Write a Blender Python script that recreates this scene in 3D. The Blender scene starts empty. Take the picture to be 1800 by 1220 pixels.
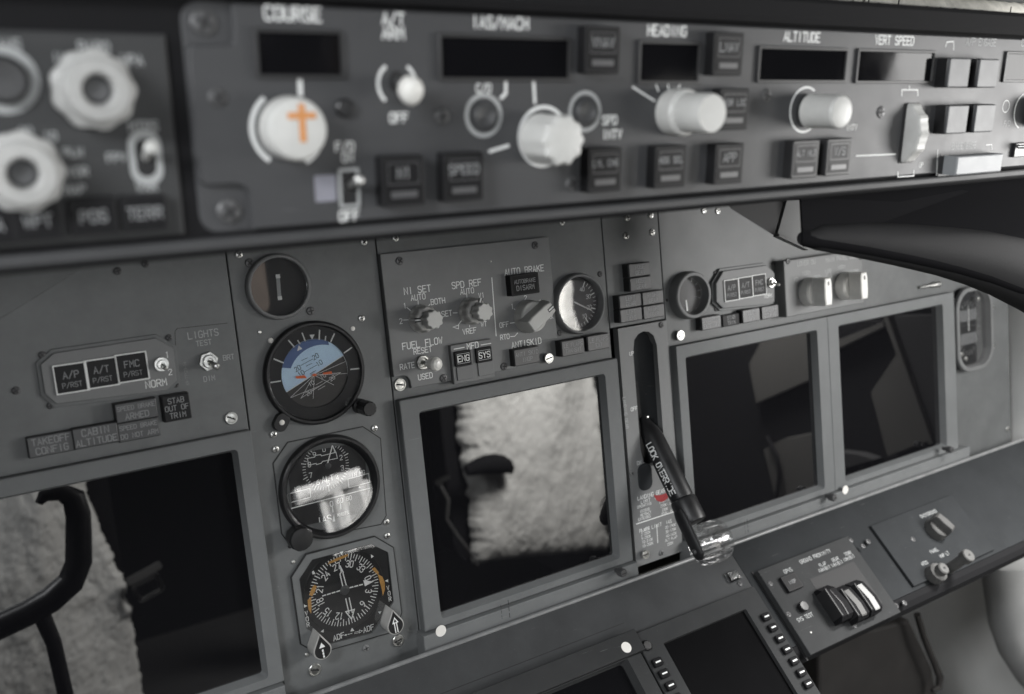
import bpy, bmesh, math, random
from mathutils import Vector, Matrix, noise
random.seed(7)
S = 0.001
scene = bpy.context.scene
COL = scene.collection
R = math.radians

# ---------------------------------------------------------------- frames
# Everything is laid out in millimetres in the frame of the main instrument
# panel (x right, y up the panel, z out of the panel towards the seats); the
# panel leans forward by 8 degrees and stands at 0.95 m.
T0 = R(8)
WORLD = Matrix(((1, 0, 0, 0), (0, math.sin(T0), -math.cos(T0), 0), (0, math.cos(T0), math.sin(T0), 0.95), (0, 0, 0, 1)))
# camera pose in the panel frame: rows are right, down and forward
CAM_POS = Vector((-282.2158, 131.7573, 612.5568))
CAM_R = ((0.8448, -0.0931, 0.5270), (-0.1481, -0.9870, 0.0630), (0.5143, -0.1313, -0.8475))
FPX, CX, CY = 1602.0, 900.0, 610.0

cam_d = bpy.data.cameras.new('camera')
cam = bpy.data.objects.new('camera', cam_d)
COL.objects.link(cam)
cam_d.sensor_width = 36
cam_d.lens = FPX / 1800 * 36
cam_d.clip_start, cam_d.clip_end = 0.01, 50
cx, cyv, cz = Vector(CAM_R[0]), Vector(CAM_R[1]), Vector(CAM_R[2])
cx.normalize(); cz = (cz - cx * cz.dot(cx)).normalized(); cyv = cz.cross(cx)
rot = Matrix((cx, -cyv, -cz)).transposed().to_4x4()
cam.matrix_world = WORLD @ Matrix.Translation(CAM_POS * S) @ rot
cam_d.dof.use_dof = True
cam_d.dof.focus_distance = 0.68
cam_d.dof.aperture_fstop = 6.0
scene.camera = cam

# ---------------------------------------------------------------- world and light
world = bpy.data.worlds.new('World')
scene.world = world
world.use_nodes = True
world.node_tree.nodes['Background'].inputs[0].default_value = (0.9, 0.95, 1.0, 1)
world.node_tree.nodes['Background'].inputs[1].default_value = 0.012
scene.view_settings.view_transform = 'Standard'
scene.view_settings.look = 'None'
scene.view_settings.exposure = 0
scene.view_settings.gamma = 1


def area(name, pos, aim, sx, sy, power, col=(1, 1, 1)):
    d = bpy.data.lights.new(name, 'AREA')
    d.shape = 'RECTANGLE'
    d.size, d.size_y = sx * S, sy * S
    d.energy = power
    d.color = col
    o = bpy.data.objects.new(name, d)
    COL.objects.link(o)
    z = (Vector(pos) - Vector(aim)).normalized()
    x = Vector((0, 1, 0)).cross(z).normalized()
    y = z.cross(x)
    o.matrix_world = WORLD @ Matrix.Translation(Vector(pos) * S) @ Matrix((x, y, z)).transposed().to_4x4()
    return o


area('side_window_light', (800, 62, 582), (200, 40, 120), 240, 240, 5.2, (1.0, 0.99, 0.975))
area('panel_fill', (-210, 112, 1450), (20, 30, 0), 800, 220, 4.2, (0.95, 0.975, 1.0))  # added soft fill across the panels, not a lamp of the cabin
area('seat_fill', (700, 330, 430), (742, -220, 1000), 220, 220, 46, (1.0, 0.985, 0.96))  # added lamp that brightens the seat fleece behind the camera
area('left_fleece_fill', (-620, 330, 600), (-200, -380, 1000), 250, 250, 10, (0.96, 0.98, 1.0))  # added lamp that brightens the fleece mirrored at the left
scene.cycles.max_bounces = 7
scene.cycles.diffuse_bounces = 3
scene.cycles.glossy_bounces = 4

# ---------------------------------------------------------------- materials
MATS = {}


def mat(name, col, rough=0.5, metal=0.0, var=0.0, vs=60.0, bump=0.0, bs=900.0, spec=0.5, coat=0.0, speck=0.0):
    m = bpy.data.materials.new(name)
    m.use_nodes = True
    nt = m.node_tree
    b = nt.nodes['Principled BSDF']
    b.inputs['Base Color'].default_value = (*col, 1)
    b.inputs['Roughness'].default_value = rough
    b.inputs['Metallic'].default_value = metal
    b.inputs['Specular IOR Level'].default_value = spec
    b.inputs['Coat Weight'].default_value = coat
    tc = nt.nodes.new('ShaderNodeTexCoord')
    if var or speck:
        n = nt.nodes.new('ShaderNodeTexNoise')
        n.inputs['Scale'].default_value = vs
        n.inputs['Detail'].default_value = 8
        n.inputs['Roughness'].default_value = 0.65
        nt.links.new(tc.outputs['Object'], n.inputs['Vector'])
        rp = nt.nodes.new('ShaderNodeValToRGB')
        rp.color_ramp.elements[0].position, rp.color_ramp.elements[1].position = 0.3, 0.72
        rp.color_ramp.elements[0].color = (*[c * (1 - var) for c in col], 1)
        rp.color_ramp.elements[1].color = (*[min(1, c * (1 + var)) for c in col], 1)
        nt.links.new(n.outputs['Fac'], rp.inputs['Fac'])
        out = rp.outputs['Color']
        if speck:   # small pale chips, dust and scuffs
            n2 = nt.nodes.new('ShaderNodeTexNoise')
            n2.inputs['Scale'].default_value = 420
            n2.inputs['Detail'].default_value = 3
            nt.links.new(tc.outputs['Object'], n2.inputs['Vector'])
            r2 = nt.nodes.new('ShaderNodeValToRGB')
            r2.color_ramp.elements[0].position, r2.color_ramp.elements[1].position = 0.72, 0.80
            r2.color_ramp.elements[0].color = (0, 0, 0, 1)
            r2.color_ramp.elements[1].color = (speck, speck, speck, 1)
            nt.links.new(n2.outputs['Fac'], r2.inputs['Fac'])
            mx = nt.nodes.new('ShaderNodeMix')
            mx.data_type = 'RGBA'
            nt.links.new(r2.outputs['Color'], mx.inputs['Factor'])
            nt.links.new(out, mx.inputs['A'])
            mx.inputs['B'].default_value = (0.42, 0.42, 0.41, 1)
            out = mx.outputs['Result']
            mp = nt.nodes.new('ShaderNodeMapping')
            mp.inputs['Rotation'].default_value = (0, 0, 0.6)
            mp.inputs['Scale'].default_value = (4, 90, 4)
            nt.links.new(tc.outputs['Object'], mp.inputs['Vector'])
            n3 = nt.nodes.new('ShaderNodeTexNoise')
            n3.inputs['Scale'].default_value = 9
            n3.inputs['Detail'].default_value = 5
            nt.links.new(mp.outputs['Vector'], n3.inputs['Vector'])
            r3 = nt.nodes.new('ShaderNodeValToRGB')
            r3.color_ramp.elements[0].position, r3.color_ramp.elements[1].position = 0.70, 0.78
            r3.color_ramp.elements[0].color = (0, 0, 0, 1)
            r3.color_ramp.elements[1].color = (0.34, 0.34, 0.34, 1)
            nt.links.new(n3.outputs['Fac'], r3.inputs['Fac'])
            m3 = nt.nodes.new('ShaderNodeMix')
            m3.data_type = 'RGBA'
            nt.links.new(r3.outputs['Color'], m3.inputs['Factor'])
            nt.links.new(out, m3.inputs['A'])
            m3.inputs['B'].default_value = (0.34, 0.34, 0.34, 1)
            out = m3.outputs['Result']
        oi = nt.nodes.new('ShaderNodeObjectInfo')
        hv = nt.nodes.new('ShaderNodeHueSaturation')
        rr_ = nt.nodes.new('ShaderNodeMapRange')
        rr_.inputs['To Min'].default_value, rr_.inputs['To Max'].default_value = 0.92, 1.08
        nt.links.new(oi.outputs['Random'], rr_.inputs['Value'])
        nt.links.new(rr_.outputs['Result'], hv.inputs['Value'])
        nt.links.new(out, hv.inputs['Color'])
        nt.links.new(hv.outputs['Color'], b.inputs['Base Color'])
        mr = nt.nodes.new('ShaderNodeMapRange')
        mr.inputs['To Min'].default_value = max(0.02, rough - 0.08)
        mr.inputs['To Max'].default_value = min(1, rough + 0.1)
        nt.links.new(n.outputs['Fac'], mr.inputs['Value'])
        nt.links.new(mr.outputs['Result'], b.inputs['Roughness'])
    if bump:
        n = nt.nodes.new('ShaderNodeTexNoise')
        n.inputs['Scale'].default_value = bs
        n.inputs['Detail'].default_value = 4
        nt.links.new(tc.outputs['Object'], n.inputs['Vector'])
        bp = nt.nodes.new('ShaderNodeBump')
        bp.inputs['Strength'].default_value = bump
        bp.inputs['Distance'].default_value = 0.0003
        nt.links.new(n.outputs['Fac'], bp.inputs['Height'])
        nt.links.new(bp.outputs['Normal'], b.inputs['Normal'])
    MATS[name] = m
    return m


def mirror(name, base, fac, rough=0.02, clear=False, smear=0.015, slope=0.35):
    """glass over black (a display) or a clear pane that mirrors part of the light"""
    m = bpy.data.materials.new(name)
    m.use_nodes = True
    nt = m.node_tree
    out = nt.nodes['Material Output']
    nt.nodes.remove(nt.nodes['Principled BSDF'])
    g = nt.nodes.new('ShaderNodeBsdfGlossy')
    g.inputs['Roughness'].default_value = rough
    tc = nt.nodes.new('ShaderNodeTexCoord')
    n = nt.nodes.new('ShaderNodeTexNoise')
    n.inputs['Scale'].default_value = 45
    n.inputs['Detail'].default_value = 6
    nt.links.new(tc.outputs['Object'], n.inputs['Vector'])
    mr = nt.nodes.new('ShaderNodeMapRange')
    mr.inputs['From Min'].default_value, mr.inputs['From Max'].default_value = 0.35, 0.8
    mr.inputs['To Min'].default_value, mr.inputs['To Max'].default_value = rough, rough + smear
    nt.links.new(n.outputs['Fac'], mr.inputs['Value'])
    nt.links.new(mr.outputs['Result'], g.inputs['Roughness'])
    if clear:
        d = nt.nodes.new('ShaderNodeBsdfTransparent')
    else:
        d = nt.nodes.new('ShaderNodeBsdfDiffuse')
        d.inputs['Color'].default_value = (*base, 1)
    lw = nt.nodes.new('ShaderNodeLayerWeight')
    lw.inputs['Blend'].default_value = 0.25
    ad = nt.nodes.new('ShaderNodeMath')
    ad.operation = 'MULTIPLY_ADD'
    ad.inputs[1].default_value = slope
    ad.inputs[2].default_value = fac
    nt.links.new(lw.outputs['Fresnel'], ad.inputs[0])
    mx = nt.nodes.new('ShaderNodeMixShader')
    nt.links.new(ad.outputs[0], mx.inputs[0])
    nt.links.new(d.outputs[0], mx.inputs[1])
    nt.links.new(g.outputs[0], mx.inputs[2])
    nt.links.new(mx.outputs[0], out.inputs['Surface'])
    MATS[name] = m
    return m


PG = (0.118, 0.123, 0.124)
mat('panel_paint', PG, 0.52, var=0.16, vs=35, bump=0.25, bs=1500, speck=0.25)
mat('module_paint', (0.175, 0.178, 0.179), 0.5, spec=0.35, var=0.08, vs=40, bump=0.22, bs=1500, speck=0.2)
mat('bezel_paint', (0.150, 0.156, 0.158), 0.55, spec=0.3, var=0.07, vs=45, bump=0.25, bs=1700, speck=0.2)
mat('rail_paint', (0.05, 0.051, 0.053), 0.6, var=0.08, vs=30, bump=0.2, bs=1200)
mat('efis_paint', (0.048, 0.049, 0.050), 0.55, spec=0.2, var=0.08, vs=30, bump=0.2, bs=1200, speck=0.15)
mat('shield_paint', (0.060, 0.061, 0.064), 0.46, spec=0.30, var=0.08, vs=30, bump=0.2, bs=1200, speck=0.15)
mat('console_paint_shaded', (0.032, 0.034, 0.036), 0.7, spec=0.03, var=0.12, vs=25, bump=0.2, bs=1300, speck=0.25)  # console grey darkened in the colour to offset the strong side-window lamp
mat('seam_black', (0.012, 0.012, 0.013), 0.7)
mat('matte_black', (0.012, 0.012, 0.013), 0.85, bump=0.2, bs=700, spec=0.12)
mat('key_black', (0.013, 0.013, 0.014), 0.7, spec=0.08)
mat('worn_knob', (0.085, 0.084, 0.082), 0.55, var=0.15, vs=90)
mat('roll_vinyl', (0.026, 0.026, 0.027), 0.7, spec=0.05, bump=0.3, bs=500)
mat('pad_vinyl', (0.011, 0.011, 0.012), 0.8, spec=0.0, bump=0.3, bs=500)
mat('black_plastic', (0.014, 0.014, 0.015), 0.35, var=0.2, vs=120, bump=0.1, bs=900)
mat('grip_black', (0.012, 0.012, 0.013), 0.42, var=0.3, vs=70, bump=0.3, bs=1100)
mat('lamp_lens', (0.055, 0.056, 0.058), 0.38, var=0.2, vs=90, bump=0.1, bs=900)
mat('lamp_body', (0.022, 0.022, 0.023), 0.5)
mat('button_body', (0.014, 0.014, 0.015), 0.5, spec=0.2, var=0.2, vs=120)
mat('button_face', (0.009, 0.009, 0.010), 0.5, spec=0.15)
mat('button_bar', (0.075, 0.075, 0.078), 0.4)
mat('bar_grey', (0.26, 0.27, 0.28), 0.5, var=0.06, vs=60)
mat('grey_button', (0.075, 0.078, 0.082), 0.5, var=0.06, vs=60)
mat('white_print', (0.78, 0.79, 0.78), 0.6)
mat('grey_print', (0.36, 0.37, 0.37), 0.6)
mat('lamp_print', (0.25, 0.255, 0.26), 0.6)
mat('dim_print', (0.24, 0.245, 0.25), 0.6)
mat('white_knob', (0.58, 0.58, 0.56), 0.45, var=0.09, vs=70, bump=0.08, bs=500)
mat('beige_knob', (0.78, 0.775, 0.75), 0.5, var=0.10, vs=80, bump=0.1, bs=600)
mat('guard_white', (0.34, 0.34, 0.335), 0.6, var=0.1, vs=90)
mat('aged_knob', (0.40, 0.40, 0.39), 0.5, var=0.14, vs=70, bump=0.1, bs=500)
mat('grey_knob', (0.38, 0.375, 0.36), 0.45, var=0.12, vs=90, bump=0.1, bs=600)
mat('pale_cap', (0.55, 0.55, 0.53), 0.45, var=0.06, vs=90)
mat('white_bulb', (0.80, 0.79, 0.75), 0.3)
mat('steel', (0.62, 0.62, 0.60), 0.28, metal=1, var=0.25, vs=400, bump=0.3, bs=1500)
mat('bright_steel', (0.62, 0.62, 0.60), 0.34, metal=1, var=0.3, vs=600, bump=0.3, bs=1500)
mat('dark_metal', (0.10, 0.10, 0.102), 0.45, metal=0.4, var=0.2, vs=300)
mat('white_dot', (0.78, 0.76, 0.72), 0.55)
mat('orange_tape', (0.62, 0.27, 0.09), 0.65, var=0.12, vs=200)
mat('lilac_tape', (0.25, 0.25, 0.29), 0.6, var=0.1, vs=80)
mat('sky_blue', (0.58, 0.77, 1.0), 0.5, var=0.10, vs=60)
mat('deep_blue', (0.10, 0.16, 0.34), 0.5)
mat('earth_grey', (0.055, 0.052, 0.05), 0.55, var=0.15, vs=80)
mat('aircraft_orange', (0.85, 0.17, 0.05), 0.5)
mat('flag_orange', (0.52, 0.28, 0.07), 0.5, var=0.3, vs=250)
mat('placard_red', (0.30, 0.02, 0.025), 0.45)
mat('dial_black', (0.010, 0.010, 0.011), 0.5)
mat('sidewall_lining', (0.80, 0.80, 0.78), 0.7, var=0.06, vs=9, bump=0.2, bs=300)
mat('footwell_brown', (0.024, 0.022, 0.021), 0.7, var=0.25, vs=30)
mat('floor_dark', (0.03, 0.03, 0.03), 0.9, var=0.2, vs=30)
mat('floor_grey', (0.24, 0.234, 0.222), 0.85, var=0.15, vs=30, bump=0.3, bs=300)
mat('duct_white', (0.36, 0.363, 0.36), 0.5, var=0.08, vs=20)
mat('dull_lining', (0.024, 0.024, 0.025), 0.8, var=0.1, vs=14)
mat('bracket_grey', (0.22, 0.225, 0.225), 0.55, var=0.08, vs=30)
mat('aft_lining', (0.062, 0.060, 0.056), 0.75, var=0.08, vs=14)
mat('wool', (0.66, 0.655, 0.63), 0.95, var=0.07, vs=40, bump=0.6, bs=500)
mat('white_linen', (0.86, 0.86, 0.85), 0.9, var=0.05, vs=30)
mat('seat_dark', (0.009, 0.009, 0.010), 0.8, spec=0.1)
mat('tan_surface', (0.045, 0.029, 0.019), 0.6, var=0.15, vs=30)
mat('trim_cream', (0.60, 0.585, 0.53), 0.8, var=0.25, vs=90, bump=0.6, bs=350)
mat('frame_grey', (0.16, 0.165, 0.165), 0.6, var=0.06, vs=12)
mirror('screen_glass', (0.006, 0.006, 0.007), 0.15, 0.004)
mirror('window_glass', (0.006, 0.006, 0.007), 0.008, 0.04, smear=0.08, slope=0.2)
mirror('acrylic', (0, 0, 0), 0.06, 0.14, clear=True, slope=0.45)
mat('console_paint_lit', (0.058, 0.060, 0.062), 0.6, spec=0.15, var=0.14, vs=25, bump=0.2, bs=1300, speck=0.25)  # same console grey, kept lighter where the side-window lamp reaches less
mat('lower_paint_shaded', (0.042, 0.043, 0.044), 0.7, spec=0.03, var=0.1, vs=40, bump=0.22, bs=1500, speck=0.2)  # panel grey with the shade of the low console put into the colour
mat('worn_edge_sheen', (0.20, 0.203, 0.205), 0.3, var=0.25, vs=50)  # worn rim whose pale colour also carries its bright sheen
mat('antiglare_screen', (0.007, 0.007, 0.0075), 0.6, spec=0.0, var=0.1, vs=20)
mirror('coated_glass', (0, 0, 0), 0.0, 0.05, clear=True, slope=0.008)
mirror('gauge_glass', (0, 0, 0), 0.11, 0.004, clear=True)
m = mat('clear_plastic', (0.97, 0.98, 0.98), 0.05)
m.node_tree.nodes['Principled BSDF'].inputs['Transmission Weight'].default_value = 1
m.node_tree.nodes['Principled BSDF'].inputs['IOR'].default_value = 1.46

# ---------------------------------------------------------------- shapes


def rrect(w, h, r, n=4, cx=0, cy=0):
    p = []
    for (sx, sy, a0) in ((1, 1, 0), (-1, 1, 90), (-1, -1, 180), (1, -1, 270)):
        for k in range(n + 1):
            a = R(a0 + 90 * k / n)
            p.append((cx + sx * (w / 2 - r) + r * math.cos(a), cy + sy * (h / 2 - r) + r * math.sin(a)))
    return p


def circ(r, n=40, cx=0, cy=0):
    return [(cx + r * math.cos(2 * math.pi * k / n), cy + r * math.sin(2 * math.pi * k / n)) for k in range(n)]


def area2(p):
    return sum(p[i - 1][0] * p[i][1] - p[i][0] * p[i - 1][1] for i in range(len(p)))


def inset(p, d):
    if area2(p) < 0:
        p = p[::-1]
    out, n = [], len(p)
    for i in range(n):
        a, b, c = Vector(p[i - 1]), Vector(p[i]), Vector(p[(i + 1) % n])
        e1, e2 = (b - a), (c - b)
        if e1.length < 1e-6 or e2.length < 1e-6:
            e1 = e1 if e1.length > 1e-6 else e2
            e2 = e2 if e2.length > 1e-6 else e1
        e1.normalize(); e2.normalize()
        n1, n2 = Vector((-e1.y, e1.x)), Vector((-e2.y, e2.x))
        mdir = n1 + n2
        if mdir.length < 1e-4:
            mdir = n1
        mdir.normalize()
        k = max(0.35, mdir.dot(n1))
        out.append(tuple(b + mdir * (d / k)))
    return out


class B:
    def __init__(self):
        self.v, self.f = [], []

    def add(self, vs, fs):
        o = len(self.v)
        self.v += [Vector(v) for v in vs]
        self.f += [[i + o for i in f] for f in fs]
        return self

    def loops(self, rings, cap0=True, cap1=True, closed=True):
        n = len(rings[0])
        vs = [v for r in rings for v in r]
        fs = []
        for k in range(len(rings) - 1):
            for i in range(n if closed else n - 1):
                j = (i + 1) % n
                fs.append([k * n + i, k * n + j, (k + 1) * n + j, (k + 1) * n + i])
        if cap0:
            fs.append(list(range(n))[::-1])
        if cap1:
            fs.append([(len(rings) - 1) * n + i for i in range(n)])
        return self.add(vs, fs)

    def prism(self, p, z0, z1, ch=0.0):
        if area2(p) < 0:
            p = p[::-1]
        rings = [[(x, y, z0) for x, y in p]]
        if ch:
            q = inset(p, ch * 0.35)
            q2 = inset(p, ch)
            rings += [[(x, y, z1 - ch) for x, y in p], [(x, y, z1 - ch * 0.35) for x, y in q], [(x, y, z1) for x, y in q2]]
        else:
            rings += [[(x, y, z1) for x, y in p]]
        return self.loops(rings)

    def box(self, x0, x1, y0, y1, z0, z1, ch=0.0):
        return self.prism([(x0, y0), (x1, y0), (x1, y1), (x0, y1)], z0, z1, ch)

    def frame(self, po, pi, z0, z1, ch=0.0, pin=None, zin=None):
        """plate of outline po with a hole pi (same number of points); pin/zin: the hole's bottom outline"""
        q = inset(po, ch) if ch else po
        rings = [[(x, y, z0) for x, y in po], [(x, y, z1 - ch) for x, y in po]]
        if ch:
            rings.append([(x, y, z1) for x, y in q])
        rings.append([(x, y, z1) for x, y in pi])
        pin = pin or pi
        zin = z0 if zin is None else zin
        rings.append([(x, y, zin) for x, y in pin])
        return self.loops(rings, False, False)

    def lathe(self, prof, n=32, c=(0, 0), fl=None, sx=1, sy=1, rot=0):
        rings = []
        for (r, z) in prof:
            ring = []
            for k in range(n):
                a = 2 * math.pi * k / n + rot
                rr = r * (fl(a, z) if fl else 1)
                ring.append((c[0] + rr * math.cos(a) * sx, c[1] + rr * math.sin(a) * sy, z))
            rings.append(ring)
        return self.loops(rings)

    def tube(self, path, rad, n=12, sx=1, sy=1, up=(0, 0, 1)):
        n = max(n, 18)
        path = [Vector(p) for p in path]
        rad = rad if isinstance(rad, (list, tuple)) else [rad] * len(path)
        rings = []
        up = Vector(up)
        for i, p in enumerate(path):
            t = (path[min(i + 1, len(path) - 1)] - path[max(i - 1, 0)]).normalized()
            x = up.cross(t)
            if x.length < 1e-3:
                x = Vector((1, 0, 0)).cross(t)
            x.normalize()
            y = t.cross(x)
            rings.append([p + (x * math.cos(2 * math.pi * k / n) * sx + y * math.sin(2 * math.pi * k / n) * sy) * rad[i] for k in range(n)])
        return self.loops(rings)

    def stroke(self, pts, w, z, closed=False):
        pts = [Vector(p[:2]) for p in pts]
        n = len(pts)
        vs, fs = [], []
        for i, p in enumerate(pts):
            a = pts[i - 1] if (i or closed) else None
            c = pts[(i + 1) % n] if (i < n - 1 or closed) else None
            e1 = (p - a).normalized() if a is not None else (c - p).normalized()
            e2 = (c - p).normalized() if c is not None else e1
            nm = Vector((-e1.y, e1.x)) + Vector((-e2.y, e2.x))
            if nm.length < 1e-3:
                nm = Vector((-e1.y, e1.x))
            nm.normalize()
            k = max(0.5, nm.dot(Vector((-e1.y, e1.x))))
            q = Vector(p)
            if not closed:
                if i == 0:
                    q = p - e1 * w * 0.4
                if i == n - 1:
                    q = p + e1 * w * 0.4
            d = nm * (w / 2 / k)
            vs += [(q.x + d.x, q.y + d.y, z), (q.x - d.x, q.y - d.y, z)]
        for i in range(n if closed else n - 1):
            j = (i + 1) % n
            fs.append([2 * i + 1, 2 * j + 1, 2 * j, 2 * i])
        return self.add(vs, fs)

    def poly(self, p, z):
        if area2(p) < 0:
            p = p[::-1]
        return self.add([(x, y, z) for x, y in p], [list(range(len(p)))])

    def move(self, mtx):
        self.v = [mtx @ v for v in self.v]
        return self


FONT = {
 'A': '0,0 2,6 4,0|.7,2 3.3,2', 'B': '0,0 0,6 3,6 4,5.2 4,3.9 3,3.1 0,3.1|3,3.1 4,2.3 4,.8 3,0 0,0', 'C': '4,5 3.2,6 .9,6 0,5 0,1 .9,0 3.2,0 4,1',
 'D': '0,0 0,6 2.8,6 4,4.8 4,1.2 2.8,0 0,0', 'E': '4,6 0,6 0,0 4,0|0,3.1 3.2,3.1', 'F': '4,6 0,6 0,0|0,3.1 3.2,3.1',
 'G': '4,5 3.2,6 .9,6 0,5 0,1 .9,0 3.2,0 4,1 4,2.8 2.4,2.8', 'H': '0,0 0,6|4,0 4,6|0,3.1 4,3.1', 'I': '2,0 2,6', 'J': '4,6 4,1 3.1,0 .9,0 0,1',
 'K': '0,0 0,6|4,6 0,2.6|1.4,3.8 4,0', 'L': '0,6 0,0 4,0', 'M': '0,0 0,6 2,2.6 4,6 4,0', 'N': '0,0 0,6 4,0 4,6',
 'O': '.9,0 3.1,0 4,1 4,5 3.1,6 .9,6 0,5 0,1 .9,0', 'P': '0,0 0,6 3,6 4,5.2 4,3.7 3,2.9 0,2.9', 'Q': '.9,0 3.1,0 4,1 4,5 3.1,6 .9,6 0,5 0,1 .9,0|2.5,1.6 4,-.2',
 'R': '0,0 0,6 3,6 4,5.2 4,3.7 3,2.9 0,2.9|2,2.9 4,0', 'S': '4,5.1 3.1,6 .9,6 0,5.2 0,4 .9,3.2 3.1,2.8 4,2 4,.9 3.1,0 .9,0 0,.9', 'T': '2,0 2,6|0,6 4,6',
 'U': '0,6 0,1 .9,0 3.1,0 4,1 4,6', 'V': '0,6 2,0 4,6', 'W': '0,6 1,0 2,4 3,0 4,6', 'X': '0,0 4,6|0,6 4,0', 'Y': '2,0 2,3 0,6|2,3 4,6', 'Z': '0,6 4,6 0,0 4,0',
 '0': '.9,0 3.1,0 4,1 4,5 3.1,6 .9,6 0,5 0,1 .9,0', '1': '1.2,5.2 2.2,6 2.2,0', '2': '0,5 .9,6 3.1,6 4,5 4,4 0,0 4,0', '3': '0,5.2 .9,6 3.1,6 4,5.1 4,4 3.1,3.1 1.4,3.1|3.1,3.1 4,2.2 4,.9 3.1,0 .9,0 0,.8',
 '4': '3,0 3,6 0,2 4,2', '5': '4,6 .3,6 0,3.3 2.8,3.6 4,2.6 4,1 3,0 .9,0 0,.8', '6': '3.6,6 1.4,5.4 0,3 0,1 .9,0 3.1,0 4,1 4,2.4 3.1,3.3 .9,3.3 0,2.4', '7': '0,6 4,6 1.4,0',
 '8': '.9,3.2 0,4 0,5.2 .9,6 3.1,6 4,5.2 4,4 3.1,3.2 .9,3.2 0,2.3 0,.9 .9,0 3.1,0 4,.9 4,2.3 3.1,3.2', '9': '.4,0 2.6,.6 4,3 4,5 3.1,6 .9,6 0,5 0,3.6 .9,2.7 3.1,2.7 4,3.6',
 '/': '0,-.4 4,6.4', '-': '.6,3 3.4,3', '.': '1.8,0 2.2,0', "'": '2,6 2,4.6', ' ': '', ':': '2,1 2,1.5|2,4 2,4.5', '<': '4,6 0,3 4,0', '>': '0,6 4,3 0,0'}


def text_width(s, h, wd=0.84, tr=1.6):
    return (len(s) * (4 + tr) - tr) * h / 6 * wd


def text(b, s, x, y, h, al='c', wt=0.12, rot=0.0, z=0.08, wd=0.84, tr=1.6):
    """stroke lettering: polylines widened to ribbons"""
    k = h / 6
    w = text_width(s, h, wd, tr)
    ox = {'c': -w / 2, 'l': 0, 'r': -w}[al]
    ca, sa = math.cos(R(rot)), math.sin(R(rot))
    for i, ch in enumerate(s):
        for q, pl in enumerate(FONT.get(ch, '').split('|')):
            if not pl:
                continue
            pts = []
            for t in pl.split():
                a, c = (float(u) for u in t.split(','))
                px, py = ox + (i * (4 + tr) + a) * k * wd, (c - 3) * k
                pts.append((x + px * ca - py * sa, y + px * sa + py * ca))
            b.stroke(pts, h * wt, z + 0.02 * q)
    return b


# ---------------------------------------------------------------- objects


def finish(me, smooth=24):
    bm = bmesh.new()
    bm.from_mesh(me)
    bmesh.ops.recalc_face_normals(bm, faces=bm.faces)
    bm.to_mesh(me)
    bm.free()
    for p in me.polygons:
        p.use_smooth = True
    me.set_sharp_from_angle(angle=R(smooth))


def mesh(name, b, material, flat=False, smooth=24):
    me = bpy.data.meshes.new(name)
    me.from_pydata([tuple(v * S) for v in b.v], [], b.f)
    me.update()
    if not flat:
        finish(me, smooth)
    me.materials.append(MATS[material])
    return me


def put(name, me, parent=None, loc=None, rz=0.0, label=None, kind=None):
    o = bpy.data.objects.new(name, me)
    COL.objects.link(o)
    if parent is not None:
        o.parent = parent
    if loc is not None:
        o.location = Vector(loc) * S
    if rz:
        o.rotation_euler = (0, 0, R(rz))
    if label:
        o['label'] = label
    if kind:
        o['kind'] = kind
    return o


def part(name, b, material, parent, loc=None, rz=0.0, flat=False, label=None, kind=None, smooth=24):
    return put(name, mesh(name, b, material, flat, smooth), parent, loc, rz, label, kind)


def letters(parent, items, material='white_print', label=None, joined=False):
    """items: (string, x, y, height[, align[, rot[, weight[, z]]]]); each string is a part, dense print stays joined"""
    b = B()
    for it in items:
        s, x, y, h = it[:4]
        b = b if joined else B()
        text(b, s, x, y, h, it[4] if len(it) > 4 else 'c', it[6] if len(it) > 6 else 0.12, it[5] if len(it) > 5 else 0, z=it[7] if len(it) > 7 else 0.08)
        if not joined:
            part('lettering', b, material, parent, flat=True)
    if joined:
        part('placard_text', b, material, parent, flat=True, label=label, kind='stuff')


def lines(parent, strokes, material='white_print', name='index_line'):
    """strokes: (points, width, z)"""
    for pts, w, z in strokes:
        part(name, B().stroke(pts, w, z), material, parent, flat=True)


class Frame:
    """a plane in the panel frame, with millimetre coordinates"""

    def __init__(self, org, ey, ez):
        self.o, self.ey, self.ez = Vector(org), Vector(ey).normalized(), Vector(ez).normalized()
        self.ex = self.ey.cross(self.ez)

    def mtx(self, u=0, v=0, w=0):
        p = self.o + self.ex * u + self.ey * v + self.ez * w
        return WORLD @ Matrix.Translation(p * S) @ Matrix((self.ex, self.ey, self.ez)).transposed().to_4x4()

    def at(self, px, py, w=0.0):
        """where the line of sight of a photograph pixel meets the plane (w above it)"""
        ray = cx * ((px - CX) / FPX) + cyv * ((py - CY) / FPX) + cz
        o = self.o + self.ez * w
        s = (o - CAM_POS).dot(self.ez) / ray.dot(self.ez)
        q = CAM_POS + ray * s - o
        return (q.dot(self.ex), q.dot(self.ey))

    def pts(self, pix, w=0.0, c=(0, 0)):
        return [(a - c[0], d - c[1]) for a, d in (self.at(x, y, w) for x, y in pix)]


MP = Frame((0, 0, 0), (0, 1, 0), (0, 0, 1))
ta = 0.17437
GP = Frame((0, 217.33, 288.2), (0, math.cos(ta), math.sin(ta)), (0, -math.sin(ta), math.cos(ta)))
tb = R(43)
LP = Frame((0, -178, 20), (0, math.cos(tb), -math.sin(tb)), (0, math.sin(tb), math.cos(tb)))


def thing(name, label, cat, fr, u=0, v=0, w=0, rz=0.0, group=None, kind=None):
    o = bpy.data.objects.new(name, None)
    o.empty_display_size = 0.01
    COL.objects.link(o)
    o.matrix_world = fr.mtx(u, v, w) @ Matrix.Rotation(R(rz), 4, 'Z')
    if label:
        o['label'] = label
    if cat:
        o['category'] = cat
    if group:
        o['group'] = group
    if kind:
        o['kind'] = kind
    return o


CACHE = {}


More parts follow.
